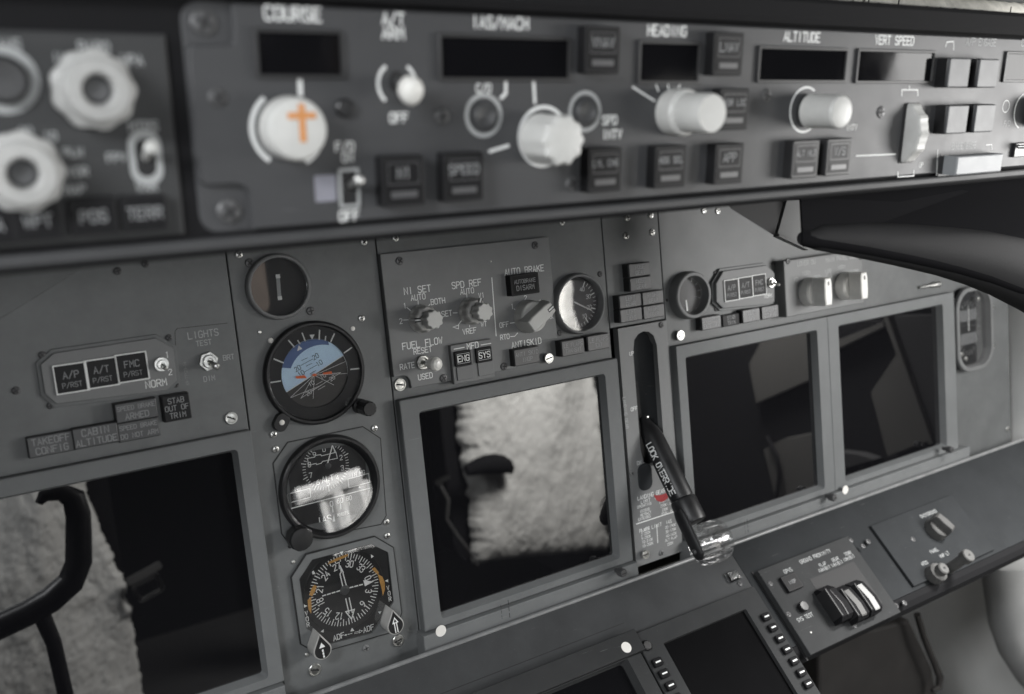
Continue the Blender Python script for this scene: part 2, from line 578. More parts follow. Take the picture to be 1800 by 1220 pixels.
def shared(key, fn):
    if key not in CACHE:
        CACHE[key] = fn()
    return CACHE[key]


def cross_slot(r):
    b = B()
    b.box(-r, r, -r * .22, r * .22, 0, .12)
    b.box(-r * .22, r * .22, r * .24, r, 0, .12)
    b.box(-r * .22, r * .22, -r, -r * .24, 0, .12)
    return b


def screw(parent, u, v, z=0.0, kind='dark', r=2.4):
    rz = random.uniform(0, 90)
    hm = shared(('screw', kind, r), lambda: mesh('screw', B().lathe([(r, -.3), (r, .45), (r * .86, .95), (r * .5, 1.25), (r * .1, 1.3)], 20), {'dark': 'dark_metal', 'bright': 'bright_steel', 'grey': 'module_paint'}[kind]))
    sm = shared(('slot', r), lambda: mesh('slot', cross_slot(r * .68), 'seam_black'))
    o = put('screw', hm, parent, (u, v, z), rz)
    put('slot', sm, o, (0, 0, 1.22))
    return o


def fastener(parent, u, v, z=0.0, r=4.2, bright=True):
    key = ('fast', r, bright)

    def ring():
        b = B()
        b.loops([[(x, y, zz) for x, y in circ(rr, 28)] for rr, zz in ((r, -.2), (r, 1.0), (r * .93, 1.3), (r * .80, 1.3), (r * .78, .6))], False, False)
        return mesh('fastener', b, 'bright_steel')

    def disc():
        return mesh('fastener_head', B().lathe([(r * .77, 0), (r * .77, .7), (r * .7, .95), (r * .2, 1.05)], 28), 'steel' if bright else 'dark_metal')

    def slot():
        return mesh('slot', B().box(-r * .68, r * .68, -r * .12, r * .12, .8, 1.12), 'seam_black')
    o = put('fastener', shared(key, ring), parent, (u, v, z), random.uniform(-35, 35))
    d = put('fastener_head', shared(key + ('d',), disc), o)
    put('slot', shared(key + ('s',), slot), o)
    return o


def stud(parent, u, v, z=0.0, r=1.8, name='stud', material='white_dot'):
    me = shared(('stud', r, material), lambda: mesh(name, B().lathe([(r, -.2), (r, .3), (r * .75, .7), (r * .2, .9)], 16), material))
    return put(name, me, parent, (u, v, z))


# ================================================================ SETTING
def structure(name, b, material, fr=MP, smooth=24):
    o = part(name, b, material, None, smooth=smooth)
    o.matrix_world = fr.mtx()
    o['kind'] = 'structure'
    return o


structure('panel_backing', B().box(-620, 800, -196, 150, -34, -24), 'seam_black')
# right-hand side wall of the flight deck, running aft and down into the footwell
b = B()
b.loops([[(x, y, z) for (x, y) in ((930, -700), (980, -700), (980, 620), (792, 620), (800, -40), (796, -190), (900, -270))] for z in (-260, 60)])
structure('side_wall', b, 'sidewall_lining')
structure('floor', B().box(-700, 860, -720, -702, -300, 1500), 'floor_dark')
# console face that slopes towards the seats below the main panel
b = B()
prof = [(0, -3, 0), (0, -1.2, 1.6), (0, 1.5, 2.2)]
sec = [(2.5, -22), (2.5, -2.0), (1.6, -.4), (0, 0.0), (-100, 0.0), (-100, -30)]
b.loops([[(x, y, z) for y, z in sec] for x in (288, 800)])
structure('console_right', b, 'console_paint_shaded', LP)
b = B()
b.loops([[(x, y, z) for y, z in ((-100.5, -30), (-100.5, .6), (-106, -.4), (-111, -4), (-114, -11), (-113, -20), (-108, -27))] for x in (288, 800)])
structure('console_bolster', b, 'matte_black', LP)
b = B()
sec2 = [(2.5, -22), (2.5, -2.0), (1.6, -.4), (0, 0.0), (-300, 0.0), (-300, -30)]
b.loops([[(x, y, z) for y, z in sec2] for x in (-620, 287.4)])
structure('console_centre', b, 'console_paint_lit', LP)
b = B()
b.loops([[(x, 1.6 + 1.9 * math.cos(a), -.8 + 1.9 * math.sin(a)) for a in [2 * math.pi * k / 16 for k in range(16)]] for x in (-620, 800)])
structure('console_edge', b, 'worn_edge_sheen', LP)
structure('console_groove', B().box(-620, 148, -29.4, -28.8, -.3, .05), 'seam_black', LP)
structure('footwell_bulkhead', B().box(-700, 795, -702, -200, -262, -240), 'floor_grey')

# ================================================================ MAIN PANEL PLATES


def plate(name, label, outline, z0=-4, z1=0, ch=0.5, material='panel_paint', cat='panel'):
    t = thing(name, label, cat, MP)
    part('plate', B().prism(outline, z0, z1, ch), material, t)
    return t


cap = plate('captain_panel', 'large grey painted panel holding the warning lights above the left display', 'panel' and [(-520, -195), (-123.9, -195), (-123.9, 150), (-520, 150)])
stb = plate('standby_panel', 'narrow grey panel column carrying the four round instruments stacked together', [(-123.1, -195), (-16.9, -195), (-16.9, 150), (-123.1, 150)])
cen = plate('centre_panel', 'grey panel behind the knob module and the white-faced round gauge', [(-16.1, -195), (187.6, -195), (187.6, 150), (-16.1, 150)])
ger = plate('gear_light_panel', 'narrow grey strip panel with the six gear warning lights', [(188.4, 38), (249.6, 38), (249.6, 150), (188.4, 150)])
e1, e2, e3 = MP.at(1285, 366), MP.at(1378, 424), MP.at(1425, 400)
fop = plate('first_officer_panel', 'far right grey panel around the twin displays, reaching the pale side wall',
            [(250.4, -195), (784, -195), (784, 150), (e3[0], 150), e3, e2, e1, (e1[0] - 14, 150), (250.4, 150)])
# sloping gusset plate at the upper left
q = MP.pts([(0, 561), (160, 463)], 2)
gus = thing('corner_gusset', 'plain sloping grey plate at the far left under the glareshield', 'plate', MP)
part('plate', B().prism([(q[0][0] - 120, q[0][1] - 62), q[0], q[1], (q[1][0] + 20, q[1][1] + 30), (q[0][0] - 120, q[1][1] + 30)], -1, 2.2, .6), 'panel_paint', gus)


def zoomer(ox, oy, k):
    return lambda x, y: (ox + x / k, oy + y / k)


Z5 = zoomer(0, 400, 2.904)
Z6 = zoomer(390, 400, 3.209)
Z7 = zoomer(430, 730, 2.49)
Z8 = zoomer(650, 390, 4.066)
ZG = zoomer(1040, 340, 4.358)
ZF = zoomer(1340, 300, 2.904)
ZA = zoomer(480, 750, 5.81)
ZC = zoomer(500, 940, 5.082)

for zx, zy in ((82, 832), (600, 222), (742, 185)):
    screw(cap, *MP.at(*Z5(zx, zy)))
fastener(cap, *MP.at(406, 734.7))
for zx, zy, kd in ((95, 153, 'bright'), (800, 82, 'bright'), (787, 512, 'bright'), (290, 1167, 'bright'), (860, 1133, 'bright'), (155, 200, 'dark'), (500, 470, 'dark')):
    screw(stb, *MP.at(*Z6(zx, zy)), kind=kd, r=3.0 if kd == 'dark' else 2.5)
for zx, zy in ((135, 148), (620, 467), (623, 527)):
    screw(stb, *MP.at(*Z7(zx, zy)), kind='bright')
for zx, zy, rr, mm in ((212, 590, 1.3, 'bright_steel'), (275, 637, 1.9, 'white_dot'), (738, 570, 1.7, 'white_dot')):
    stud(stb, *MP.at(*Z6(zx, zy)), r=rr, material=mm)
for zx, zy, mm in ((198, 573, 'seam_black'), (212, 642, 'bright_steel'), (272, 1047, 'bright_steel')):
    stud(stb, *MP.at(*Z7(zx, zy)), r=1.5, material=mm)
screw(stb, *MP.at(643, 1139), kind='grey', r=2.6)
fastener(stb, *MP.at(553, 1177), r=4.6)
fastener(stb, *MP.at(699, 1125.6), r=4.6)
for zx, zy, kd in ((183, 118, 'bright'), (1372, 5, 'bright'), (1645, 373, 'dark'), (1357, 793, 'dark')):
    screw(cen, *MP.at(*Z8(zx, zy)), kind=kd, r=2.5)
for zx, zy in ((270, 185), (452, 165), (262, 325), (462, 298)):
    screw(ger, *MP.at(*ZG(zx, zy)), kind='bright', r=3.1)
for zx, zy in ((858, 130), (965, 135)):
    screw(fop, *MP.at(*ZG(zx, zy)), kind='bright', r=3.1)
stud(fop, *MP.at(*ZG(575, 818)), r=1.3, material='seam_black')
fastener(fop, *MP.at(1191.4, 589), z=3, r=4.6)
screw(fop, *MP.at(1662, 465), kind='bright', r=3.2)
screw(fop, *MP.at(1771, 754), kind='bright', r=3.2)

# lights test switch legend
letters(cap, [('LIGHTS', *MP.at(*Z5(1037, 543)), 4.3), ('TEST', *MP.at(*Z5(1040, 588)), 3.3), ('BRT', *MP.at(*Z5(1167, 662)), 3.3), ('DIM', *MP.at(*Z5(1068, 770)), 3.3)], 'grey_print', label='small white lettering around the lights test switch')
letters(cap, [('69-77123-14', *MP.at(*Z5(950, 745)), 1.8, 'c', 90)], 'dim_print')
b = B()
b.stroke(MP.pts([Z5(905, 800), Z5(893, 530), Z5(905, 515), Z5(1160, 488)]), .35, .06)
part('scribed_line', b, 'seam_black', cap, flat=True)


# ---------------------------------------------------------------- toggle switches
def toggle(parent, u, v, z, lever, nut=6.4, length=15, hexa=True):
    """hex nut, bushing and bat lever; lever = lean of the tip in mm"""
    b = B().lathe([(nut, 0), (nut, 1.6), (nut * .93, 2.2), (nut * .70, 2.2)], 6 if hexa else 24, rot=R(12))
    n = part('nut', b, 'bright_steel', parent, (u, v, z))
    part('bushing', B().loops([[(x, y, zz) for x, y in circ(rr, 24)] for rr, zz in ((nut * .68, 1.8), (nut * .68, 4.2), (nut * .6, 4.7), (nut * .38, 4.7), (nut * .30, 2.6))], False, True), 'steel', n)
    tip = Vector((lever[0], lever[1], length))
    pth = [Vector((0, 0, 2.5)), tip * .45 + Vector((0, 0, 1)), tip * .8, tip * .95, tip]
    part('lever', B().tube(pth, [nut * .2, nut * .24, nut * .33, nut * .32, nut * .14], 14, up=(1, 0, 0)), 'steel', n)
    return n


t = thing('toggle_switch', 'steel toggle switch with hexagonal nut under the words LIGHTS TEST', 'switch', MP, *MP.at(365.7, 634.8))
toggle(t, 0, 0, 0, (2.5, -3.5), 6.6, 13)


# ---------------------------------------------------------------- annunciator lights
def annunciator(label, px, py, w, h, lines, fr=MP, hz=9.0, th=None, frame_mat='lamp_body', lens='lamp_lens', print_mat='lamp_print', group=None, dims=None):
    u, v = fr.at(px, py, hz)
    t = thing('annunciator_light', label, 'warning light', fr, u, v, group=group)
    part('housing', B().prism(rrect(w, h, .5), 0, hz - 1.2, .3), frame_mat, t)
    part('lens', B().prism(rrect(w - .8, h - .8, .6), hz - 1.2, hz, .35), lens, t)
    n = len(lines)
    th = th or min(3.3, (h - 2) / (n * 1.35))
    its = []
    for i, s in enumerate(lines):
        hh = th
        if text_width(s, hh) > w - 3:
            hh = th * (w - 3) / text_width(s, th)
        its.append((s, 0, ((n - 1) / 2 - i) * th * 1.45, hh, 'c', 0, .14, hz + .06))
    letters(t, its, print_mat)
    return t


G1 = 'warning lights over the left display'
annunciator('grey warning light reading TAKEOFF CONFIG, lowest on the left', 90.6, 781, 26, 13, ['TAKEOFF', 'CONFIG'], hz=5, th=3.9, group=G1)
annunciator('grey warning light reading CABIN ALTITUDE', 168.7, 766, 26, 13, ['CABIN', 'ALTITUDE'], hz=7, th=4.1, group=G1)
annunciator('grey warning light reading SPEED BRAKE ARMED', 240, 722, 25, 12.6, ['SPEED BRAKE', 'ARMED'], hz=8, th=3.7, group=G1)
annunciator('grey warning light reading SPEED BRAKE DO NOT ARM', 244.5, 755.5, 25, 12.6, ['SPEED BRAKE', 'DO NOT ARM'], hz=6, th=3.7, group=G1)
annunciator('squarish dark warning light reading STAB OUT OF TRIM', 311, 716.5, 17.2, 17.2, ['STAB', 'OUT OF', 'TRIM'], hz=8, th=3.3, group=G1, lens='button_body')
for px, py in ((130, 778), (206, 764)):
    stud(cap, *MP.at(px, py, 4), z=4, r=.8, material='bright_steel')

G2 = 'gear warning lights on the strip panel'
annunciator('topmost of the gear warning lights, reading NOSE GEAR', 1125, 474, 24, 11.6, ['NOSE', 'GEAR'], hz=9, group=G2, print_mat='dim_print')
annunciator('second gear warning light from the top, reading NOSE GEAR', 1127, 498.5, 24, 11.6, ['NOSE', 'GEAR'], hz=9, group=G2, print_mat='dim_print')
annunciator('upper LEFT GEAR warning light below the nose gear pair', 1108.5, 529, 24, 11.6, ['LEFT', 'GEAR'], hz=9, group=G2, print_mat='dim_print')
annunciator('upper RIGHT GEAR warning light next to LEFT GEAR', 1148.3, 523.2, 24, 11.6, ['RIGHT', 'GEAR'], hz=9, group=G2, print_mat='dim_print')
annunciator('lower LEFT GEAR warning light just above the lever panel', 1110, 553.3, 24, 11.6, ['LEFT', 'GEAR'], hz=9, group=G2, print_mat='dim_print')
annunciator('lower RIGHT GEAR warning light just above the lever panel', 1150, 547.3, 24, 11.6, ['RIGHT', 'GEAR'], hz=9, group=G2, print_mat='dim_print')
annunciator('grey light reading LE FLAPS TRANSIT under the white-faced gauge', 1007.8, 610.5, 23, 13, ['LE FLAPS', 'TRANSIT'], hz=9, th=3.0, print_mat='dim_print')
annunciator('grey light reading LE FLAPS EXT beside the lever panel', 1052.5, 601.5, 23, 13, ['LE FLAPS', 'EXT'], hz=9, th=3.0, print_mat='dim_print')
annunciator('grey light reading ANTI SKID INOP under the word ANTISKID', 926.7, 626, 24, 13.5, ['ANTI SKID', 'INOP'], hz=11, th=3.2, print_mat='dim_print')
G3 = 'row of small lights above the right displays'
annunciator('first light of the row under the right status unit, reading SPEED BRAKE', 1251, 567, 24, 12, ['SPEED BRAKE', 'EXTENDED'], hz=8, print_mat='dim_print', group=G3)
annunciator('darkest light, second of the row under the right status unit', 1285.5, 562.5, 22, 11, ['STAB', 'TRIM'], hz=5, lens='button_body', print_mat='dim_print', group=G3)
annunciator('third light of the row under the right status unit', 1321, 554.5, 23, 12.5, ['BELOW', 'G/S'], hz=8, print_mat='dim_print', group=G3)
annunciator('last light of the row, beside the raised selector module', 1354, 548.5, 23, 12.5, ['TAKEOFF', 'CONFIG'], hz=7, print_mat='dim_print', group=G3)
fs = thing('slotted_fastener', 'bright round slotted fastener beside the ANTI SKID light', 'fastener', MP, *MP.at(964.8, 629.8, 4))
part('stem', B().lathe([(2.6, -.5), (2.6, 3.5)], 20), 'dark_metal', fs)
fastener(fs, 0, 0, 3.5, 4.2)


# ---------------------------------------------------------------- autoflight status units
def status_unit(label, outline, lamps, lw, lh, words, tog, texts, scr, z=3.0):
    c = MP.at(*outline[0], z)
    t = thing('autoflight_status_unit', label, 'warning unit', MP, *c)
    o = [(a - c[0], d - c[1]) for a, d in MP.pts(outline, z)]
    part('base_plate', B().prism(inset(o, -2.2), 0, z * .45, .3), 'panel_paint', t)
    part('face_plate', B().prism(o, z * .45, z, .6), 'module_paint', t)
    for (px, py), w3 in zip(lamps, words):
        u, v = MP.at(px, py, z)
        f = part('lamp_frame', B().frame(rrect(lw, lh, .4), rrect(lw - 1.7, lh - 1.7, .3), 0, 1.2, .2), 'white_print', t, (u - c[0], v - c[1], z))
        part('lamp', B().prism(rrect(lw - 1.9, lh - 1.9, .3), 0, .9, .3), 'button_body', f)
        if w3:
            letters(f, [(w3[0], 0, lh * .12, lh * .22, 'c', 0, .14, 1.0), (w3[1], 0, -lh * .22, lh * .16, 'c', 0, .13, 1.0)], 'dim_print')
    u, v = MP.at(*tog, z)
    toggle(t, u - c[0], v - c[1], z, (.5, -2), 4.6, 11, hexa=False)
    its = []
    for s, px, py, h in texts:
        u, v = MP.at(px, py, z)
        its.append((s, u - c[0], v - c[1], h, 'c', 0, .13, z + .08))
    letters(t, its)
    for px, py in scr:
        u, v = MP.at(px, py)
        screw(t, u - c[0], v - c[1], 0, r=2.2)
    return t


status_unit('octagonal unit with three white-framed lamps marked A/P A/T FMC', [Z5(*q) for q in ((205, 700), (275, 640), (795, 563), (885, 615), (903, 780), (850, 832), (290, 903), (228, 850))],
            [(125, 664.5), (178.5, 655.3), (232.0, 645.2)], 18.9, 18.2, [('A/P', 'P/RST'), ('A/T', 'P/RST'), ('FMC', 'P/RST')], (283, 640),
            [('1', 293.7, 623.8, 3.6), ('2', 299, 654, 3.6), ('NORM', 274.4, 673.8, 4.3)], [(74, 623.8), (296.8, 593.5), (309, 675.5), (88.8, 712.7)])
status_unit('small octagonal status unit with three dull lamps at the right', [ZG(*q) for q in ((955, 690), (1010, 595), (1340, 550), (1402, 610), (1402, 830), (1345, 850), (1010, 882), (958, 830))],
            [(1285, 510), (1309.6, 505.3), (1333.5, 500.8)], 18.5, 20, [('A/P', 'P/RST'), ('A/T', 'P/RST'), ('FMC', 'P/RST')], (1354, 497),
            [('NORM', 1350, 520, 3.4)], [(1257, 480), (1359, 464), (1258, 543)], z=6)

# ================================================================ ROUND GAUGES


def bezel_ring(t, ro, ri, h, material='module_paint', n=48, lip=0.0, name='bezel'):
    b = B()
    b.loops([[(x, y, z) for x, y in circ(r, n)] for r, z in ((ro, -1), (ro, h * .55), (ro - .8, h * .9), (ro - 1.6, h), (ri + .5, h), (ri, h - .6), (ri - lip, 0.2))], False, False)
    return part(name, b, material, t)


def pane(t, outline, z, name='glass_pane', material='gauge_glass'):
    return part(name, B().prism(outline, z, z + .5), material, t)


# small dark gauge at the top
u, v = MP.at(491, 504, 3)
g = thing('round_gauge', 'small dark round gauge with one white bar, topmost of the column', 'gauge', MP, u, v)
bezel_ring(g, 22.6, 19.6, 5.0)
part('dial', B().prism(circ(20, 40), -1, .2), 'dial_black', g)
b = B()
bar = MP.pts([(489, 490), (491.5, 520)], 1, (u, v))
b.stroke(bar, 2.6, .6)
part('indicator_bar', b, 'grey_print', g, flat=True)
for px, py in ((488.8, 485.7), (492.2, 524)):
    q = MP.pts([(px, py)], 1, (u, v))[0]
    part('indicator_tip', B().box(q[0] - 1.4, q[0] + 1.4, q[1] - 1.3, q[1] + 1.3, .4, .9), 'white_print', g)
pane(g, circ(19.6, 40), 2.2)

# attitude indicator
u, v = MP.at(556, 656, 4)
CA = (u, v)
adi = thing('attitude_indicator', 'round attitude indicator with blue sky half and orange aircraft bars', 'gauge', MP, u, v)
bezel_ring(adi, 36.6, 33.2, 4.8, 'black_plastic', 56, lip=1.0)
part('dial', B().frame(circ(33.0, 48), circ(24.2, 48), .6, 2.4), 'dial_black', adi)
cI = MP.pts([Z6(527, 828)], 1.5, CA)[0]
RI = 24.6
hz = MP.pts([Z6(355, 935), Z6(692, 718)], 1.5, CA)
ha = math.atan2(hz[1][1] - hz[0][1], hz[1][0] - hz[0][0])
hd = Vector((math.cos(ha), math.sin(ha)))
hm = (Vector(hz[0]) + Vector(hz[1])) / 2


def half(sign, n=36):
    """the part of the inner disc above (+1) or below (-1) the horizon, slightly domed"""
    off = (hm - Vector(cI)).dot(Vector((-hd.y, hd.x)))
    half_a = math.acos(max(-1, min(1, off / RI)))
    a0 = ha + math.pi / 2
    p = []
    if sign > 0:
        for k in range(n + 1):
            a = a0 - half_a + 2 * half_a * k / n
            p.append((cI[0] + RI * math.cos(a), cI[1] + RI * math.sin(a)))
    else:
        for k in range(n + 1):
            a = a0 + half_a + (2 * math.pi - 2 * half_a) * k / n
            p.append((cI[0] + RI * math.cos(a), cI[1] + RI * math.sin(a)))
    return p


part('sky_half', B().prism(half(1), .2, 1.2), 'sky_blue', adi)
part('earth_half', B().prism(half(-1), .2, 1.1), 'earth_grey', adi)
# darker upper crescent of the roll ring
b = B()
cr = [(cI[0] + RI * math.cos(a), cI[1] + RI * math.sin(a)) for a in [R(60 + 100 * k / 20) for k in range(21)]]
c2 = Vector(cI) + Vector((5, -4.6))
crb = [(c2.x + RI * math.cos(a), c2.y + RI * math.sin(a)) for a in [R(72 + 80 * k / 20) for k in range(21)]]
b.add([(x, y, 1.4) for x, y in cr] + [(x, y, 1.4) for x, y in crb], [[i, i + 1, 22 + i, 21 + i] for i in range(20)])
part('roll_ring', b, 'deep_blue', adi, flat=True)
b = B()
b.stroke(hz, .45, 1.42)
arc = [(cI[0] + (RI - .5) * math.cos(a), cI[1] + (RI - .5) * math.sin(a)) for a in [ha - math.pi * .62 + math.pi * .62 * k / 24 for k in range(25)]]
b.stroke(arc, .45, 1.46)
o0 = Z6(521, 833)
for q in ((380, 965), (445, 965), (515, 965), (632, 888), (722, 822), (670, 818), (705, 752)):
    b.stroke(MP.pts([o0, Z6(*q)], 1.4, CA), .3, 1.44 + .01 * (q[0] % 7))
b.stroke(MP.pts([Z6(380, 963), Z6(560, 890)], 1.4, CA), .3, 1.50)
b.stroke(MP.pts([Z6(445, 963), Z6(668, 819)], 1.4, CA), .3, 1.51)
part('horizon_lines', b, 'white_print', adi, flat=True)
b = B()
for p0, p1, k in (((445, 778), (512, 742), 0), ((465, 815), (535, 776), 1), ((450, 750), (482, 735), 2), ((475, 782), (508, 766), 3), ((497, 825), (530, 806), 4)):
    b.stroke(MP.pts([Z6(*p0), Z6(*p1)], 1.4, CA), .32, 1.43 + .012 * k)
for s, zx, zy in (('20', 427, 795), ('20', 528, 728), ('10', 447, 823), ('10', 549, 765)):
    text(b, s, *MP.pts([Z6(zx, zy)], 1.4, CA)[0], 3.2, rot=math.degrees(ha), z=1.44)
part('pitch_marks', b, 'seam_black', adi, flat=True)
b = B()
for p0, p1, k in (((530, 888), (568, 866), 0), ((543, 915), (582, 893), 1), ((505, 920), (540, 902), 2)):
    b.stroke(MP.pts([Z6(*p0), Z6(*p1)], 1.4, CA), .3, 1.43 + .012 * k)
for s, zx, zy in (('20', 490, 932), ('10', 505, 880), ('20', 622, 850), ('10', 570, 838)):
    text(b, s, *MP.pts([Z6(zx, zy)], 1.4, CA)[0], 2.8, rot=math.degrees(ha), z=1.46)
part('pitch_marks', b, 'white_print', adi, flat=True)
b = B()
for k, (p0, p1, w) in enumerate((((295, 742), (347, 763), .9), ((377, 637), (408, 674), .9), ((428, 637), (440, 655), .8), ((453, 596), (470, 640), .9), ((551, 580), (549, 630), .9), ((586, 614), (583, 636), .8), ((634, 600), (614, 645), .9), ((732, 677), (690, 707), .9), ((776, 795), (727, 800), .9), ((277, 874), (330, 866), .9))):
    b.stroke(MP.pts([Z6(*p0), Z6(*p1)], 2.5, CA), w, 2.5 + .003 * k)
b.poly(MP.pts([Z6(494, 605), Z6(523, 603), Z6(509, 632)], 2.5, CA), 2.52)
b.poly(MP.pts([Z6(425, 697), Z6(454, 684), Z6(433, 664)], 1.6, CA), 1.62)
part('bank_marks', b, 'white_print', adi, flat=True)
b = B()
b.prism(MP.pts([Z6(418, 840), Z6(468, 834), Z6(482, 850), Z6(422, 853)], 3, CA), 2.0, 2.5)
b.prism(MP.pts([Z6(508, 833), Z6(524, 824), Z6(540, 831), Z6(524, 841)], 3, CA), 2.0, 2.5)
b.prism(MP.pts([Z6(572, 820), Z6(620, 811), Z6(624, 825), Z6(574, 830)], 3, CA), 2.0, 2.5)
part('aircraft_symbol', b, 'aircraft_orange', adi)
pane(adi, circ(33.0, 48), 3.2)
# lug at lower left, caging knob at lower right
q = MP.pts([Z6(335, 1098)], 3, CA)[0]
lug = part('lug', B().prism(rrect(10, 13, 4.5), -.5, 4.5, .6), 'black_plastic', adi, (q[0], q[1], 0), -35)
stud(lug, 0, 0, 4.4, 1.9)
q = MP.pts([Z6(790, 1010)], 6, CA)[0]
kb = part('caging_knob', B().lathe([(5.4, -.5), (5.4, 4), (3.4, 5), (3.4, 8), (5.2, 9), (5.2, 20), (4.6, 21), (2, 21)], 24, fl=lambda a, z: 1 + (.04 * math.cos(12 * a) if z > 8 else 0)), 'black_plastic', adi, (q[0], q[1], 0))

# altimeter / airspeed indicator
u, v = MP.at(582, 856, 3)
CB = (u, v)
alt = thing('altimeter', 'round dark altimeter and airspeed instrument with white frames, second from bottom', 'gauge', MP, u, v)
octo = [Z7(*q) for q in ((122, 210), (187, 116), (518, 47), (597, 100), (622, 440), (598, 480), (190, 560), (160, 520))]
oo = MP.pts(octo, 0.4, CB)[::-1]
b = B()
b.frame(oo, inset(oo, .8), -.5, .25)
part('flange_edge', b, 'seam_black', alt)
part('flange', B().frame(inset(oo, .8), circ_like := [tuple(Vector(p).normalized() * 34.5) for p in inset(oo, .8)], -.5, .5, .1), 'panel_paint', alt)
bezel_ring(alt, 37.4, 34.0, 5.5, 'black_plastic', 56, lip=3.0)
part('dial', B().prism(circ(34.2, 48), -.8, .3), 'dial_black', alt)
b = B()
cD = MP.pts([ZA(541, 405)], .5, CB)[0]
for k in range(50):
    a = R(90 - 7.2 * k)
    r0, r1 = (15.0, 18.2) if k % 5 == 0 else (15.0, 17.0)
    b.stroke([(cD[0] + r0 * math.cos(a), cD[1] + r0 * math.sin(a)), (cD[0] + r1 * math.cos(a), cD[1] + r1 * math.sin(a))], .55 if k % 5 == 0 else .38, .42)
part('dial_ticks', b, 'white_print', alt, flat=True)
its = []
for k in range(10):
    a = R(90 - 36 * k)
    its.append((str(k), cD[0] + 12.4 * math.cos(a), cD[1] + 12.4 * math.sin(a), 3.4, 'c', 0, .14, .45))
for s, zx, zy, h in (('ALT', 558, 530, 4.0), ('IAS', 525, 948, 4.6), ('MB', 250, 632, 2.8), ('IN HG', 868, 478, 2.8), ('KNOTS', 715, 890, 2.2), ('0', 597, 788, 3.6), ('60', 683, 755, 3.2), ('80', 775, 730, 3.0)):
    q = MP.pts([ZA(zx, zy)], .5, CB)[0]
    its.append((s, q[0], q[1], h, 'c', 0, .15, .47))
letters(alt, its)
b = B()
for k, (w, cl, pl) in enumerate(((.5, True, ((145, 690), (375, 630), (385, 720), (160, 780))), (.5, True, ((765, 535), (975, 478), (988, 568), (775, 622))), (.75, False, ((175, 838), (992, 627))),
                    (.5, True, ((352, 325), (425, 310), (432, 295), (485, 285), (495, 298), (642, 262), (657, 322), (505, 355), (495, 372), (442, 388), (440, 375), (360, 395))), (.9, False, ((605, 195), (560, 365))), (.6, False, ((610, 200), (640, 262))),
                    (.7, False, ((603, 810), (612, 870))), (.6, False, ((687, 780), (692, 840))), (.6, False, ((775, 770), (780, 800))))):
    b.stroke(MP.pts([ZA(*q) for q in pl], .5, CB), w, .5 + .012 * k, cl)
b.poly(MP.pts([ZA(610, 970), ZA(635, 968), ZA(620, 890)], .5, CB), .64)
b.poly(MP.pts([ZA(872, 625), ZA(893, 622), ZA(882, 603)], .5, CB), .65)
part('dial_frames', b, 'white_print', alt, flat=True)
part('hub', B().lathe([(2.2, .3), (2.2, 1.2), (1.2, 1.6)], 20), 'lamp_lens', alt, (*MP.pts([ZA(560, 400)], .5, CB)[0], 0))
pane(alt, circ(34.2, 48), 2.6)
q = MP.pts([Z7(232, 530)], 5, CB)[0]
part('setting_knob', B().lathe([(4.5, -.5), (4.5, 3), (8.2, 4), (8.4, 13), (7.6, 14.5), (3, 15)], 28, fl=lambda a, z: 1 + (.03 * math.cos(18 * a) if 3.5 < z < 14 else 0)), 'black_plastic', alt, (q[0], q[1], 0))

# radio magnetic indicator
u, v = MP.at(*ZC(535, 492), 1)
CC = (u, v)
rmi = thing('compass_indicator', 'octagonal compass instrument with teardrop knobs at the bottom of the column', 'gauge', MP, u, v, 1.7)
octo = [ZC(*q) for q in ((48, 375), (185, 165), (800, 5), (970, 105), (1045, 690), (985, 860), (290, 1060), (135, 975))]
oo = MP.pts(octo, .4, CC)[::-1]
b = B()
b.frame(oo, inset(oo, .9), -.5, .25)
part('flange_edge', b, 'seam_black', rmi)
gl = MP.pts([ZC(*q) for q in ((125, 390), (240, 215), (760, 75), (915, 150), (965, 590), (770, 870), (400, 965), (190, 830))], .4, CC)
gl = gl if area2(gl) > 0 else gl[::-1]
io = inset(oo, .9)
k0 = min(range(8), key=lambda k: (Vector(io[k]) - Vector(gl[0])).length)
io = io[k0:] + io[:k0]
part('flange', B().frame(io, gl, -.5, .6, .1), 'panel_paint', rmi)
part('dial', B().prism(gl, -1.5, -.6), 'dial_black', rmi)
ring = B()
ring.loops([[(x, y, z) for x, y in circ(r, 48)] for r, z in ((30.5, -.62), (30.2, -.35), (26.8, -.5))], False, False)
part('dial_ring', ring, 'black_plastic', rmi)
b = B()
for k in range(72):
    a = R(90 - (5 * k - 281))
    r0, r1 = (21.8, 26.2) if k % 2 == 0 else (23.6, 26.2)
    b.stroke([(r0 * math.cos(a), r0 * math.sin(a)), (r1 * math.cos(a), r1 * math.sin(a))], .62 if k % 2 == 0 else .45, -.3)
for k in range(12):
    a = 30 * k - 281
    aa = R(90 - a)
    if k == 3:
        continue
    text(b, str(3 * k), 19.0 * math.cos(aa), 19.0 * math.sin(aa), 4.6, rot=-a, z=-.28, wt=.14, wd=.72)
part('compass_card', b, 'white_print', rmi, flat=True)
b = B()
for pl, k in ((((505, 180), (482, 140), (523, 133)), 0), (((240, 325), (272, 347), (255, 316)), 1), (((240, 325), (245, 350), (272, 345)), 2), (((765, 172), (792, 188), (768, 206)), 3), (((890, 408), (918, 392), (920, 420)), 4), (((828, 682), (860, 678), (845, 704)), 5), (((582, 858), (618, 852), (597, 824)), 6), (((316, 860), (345, 838), (342, 868)), 7), (((168, 618), (170, 645), (200, 630)), 8)):
    b.poly(MP.pts([ZC(*q) for q in pl], .1, CC), -.2 + .01 * k)
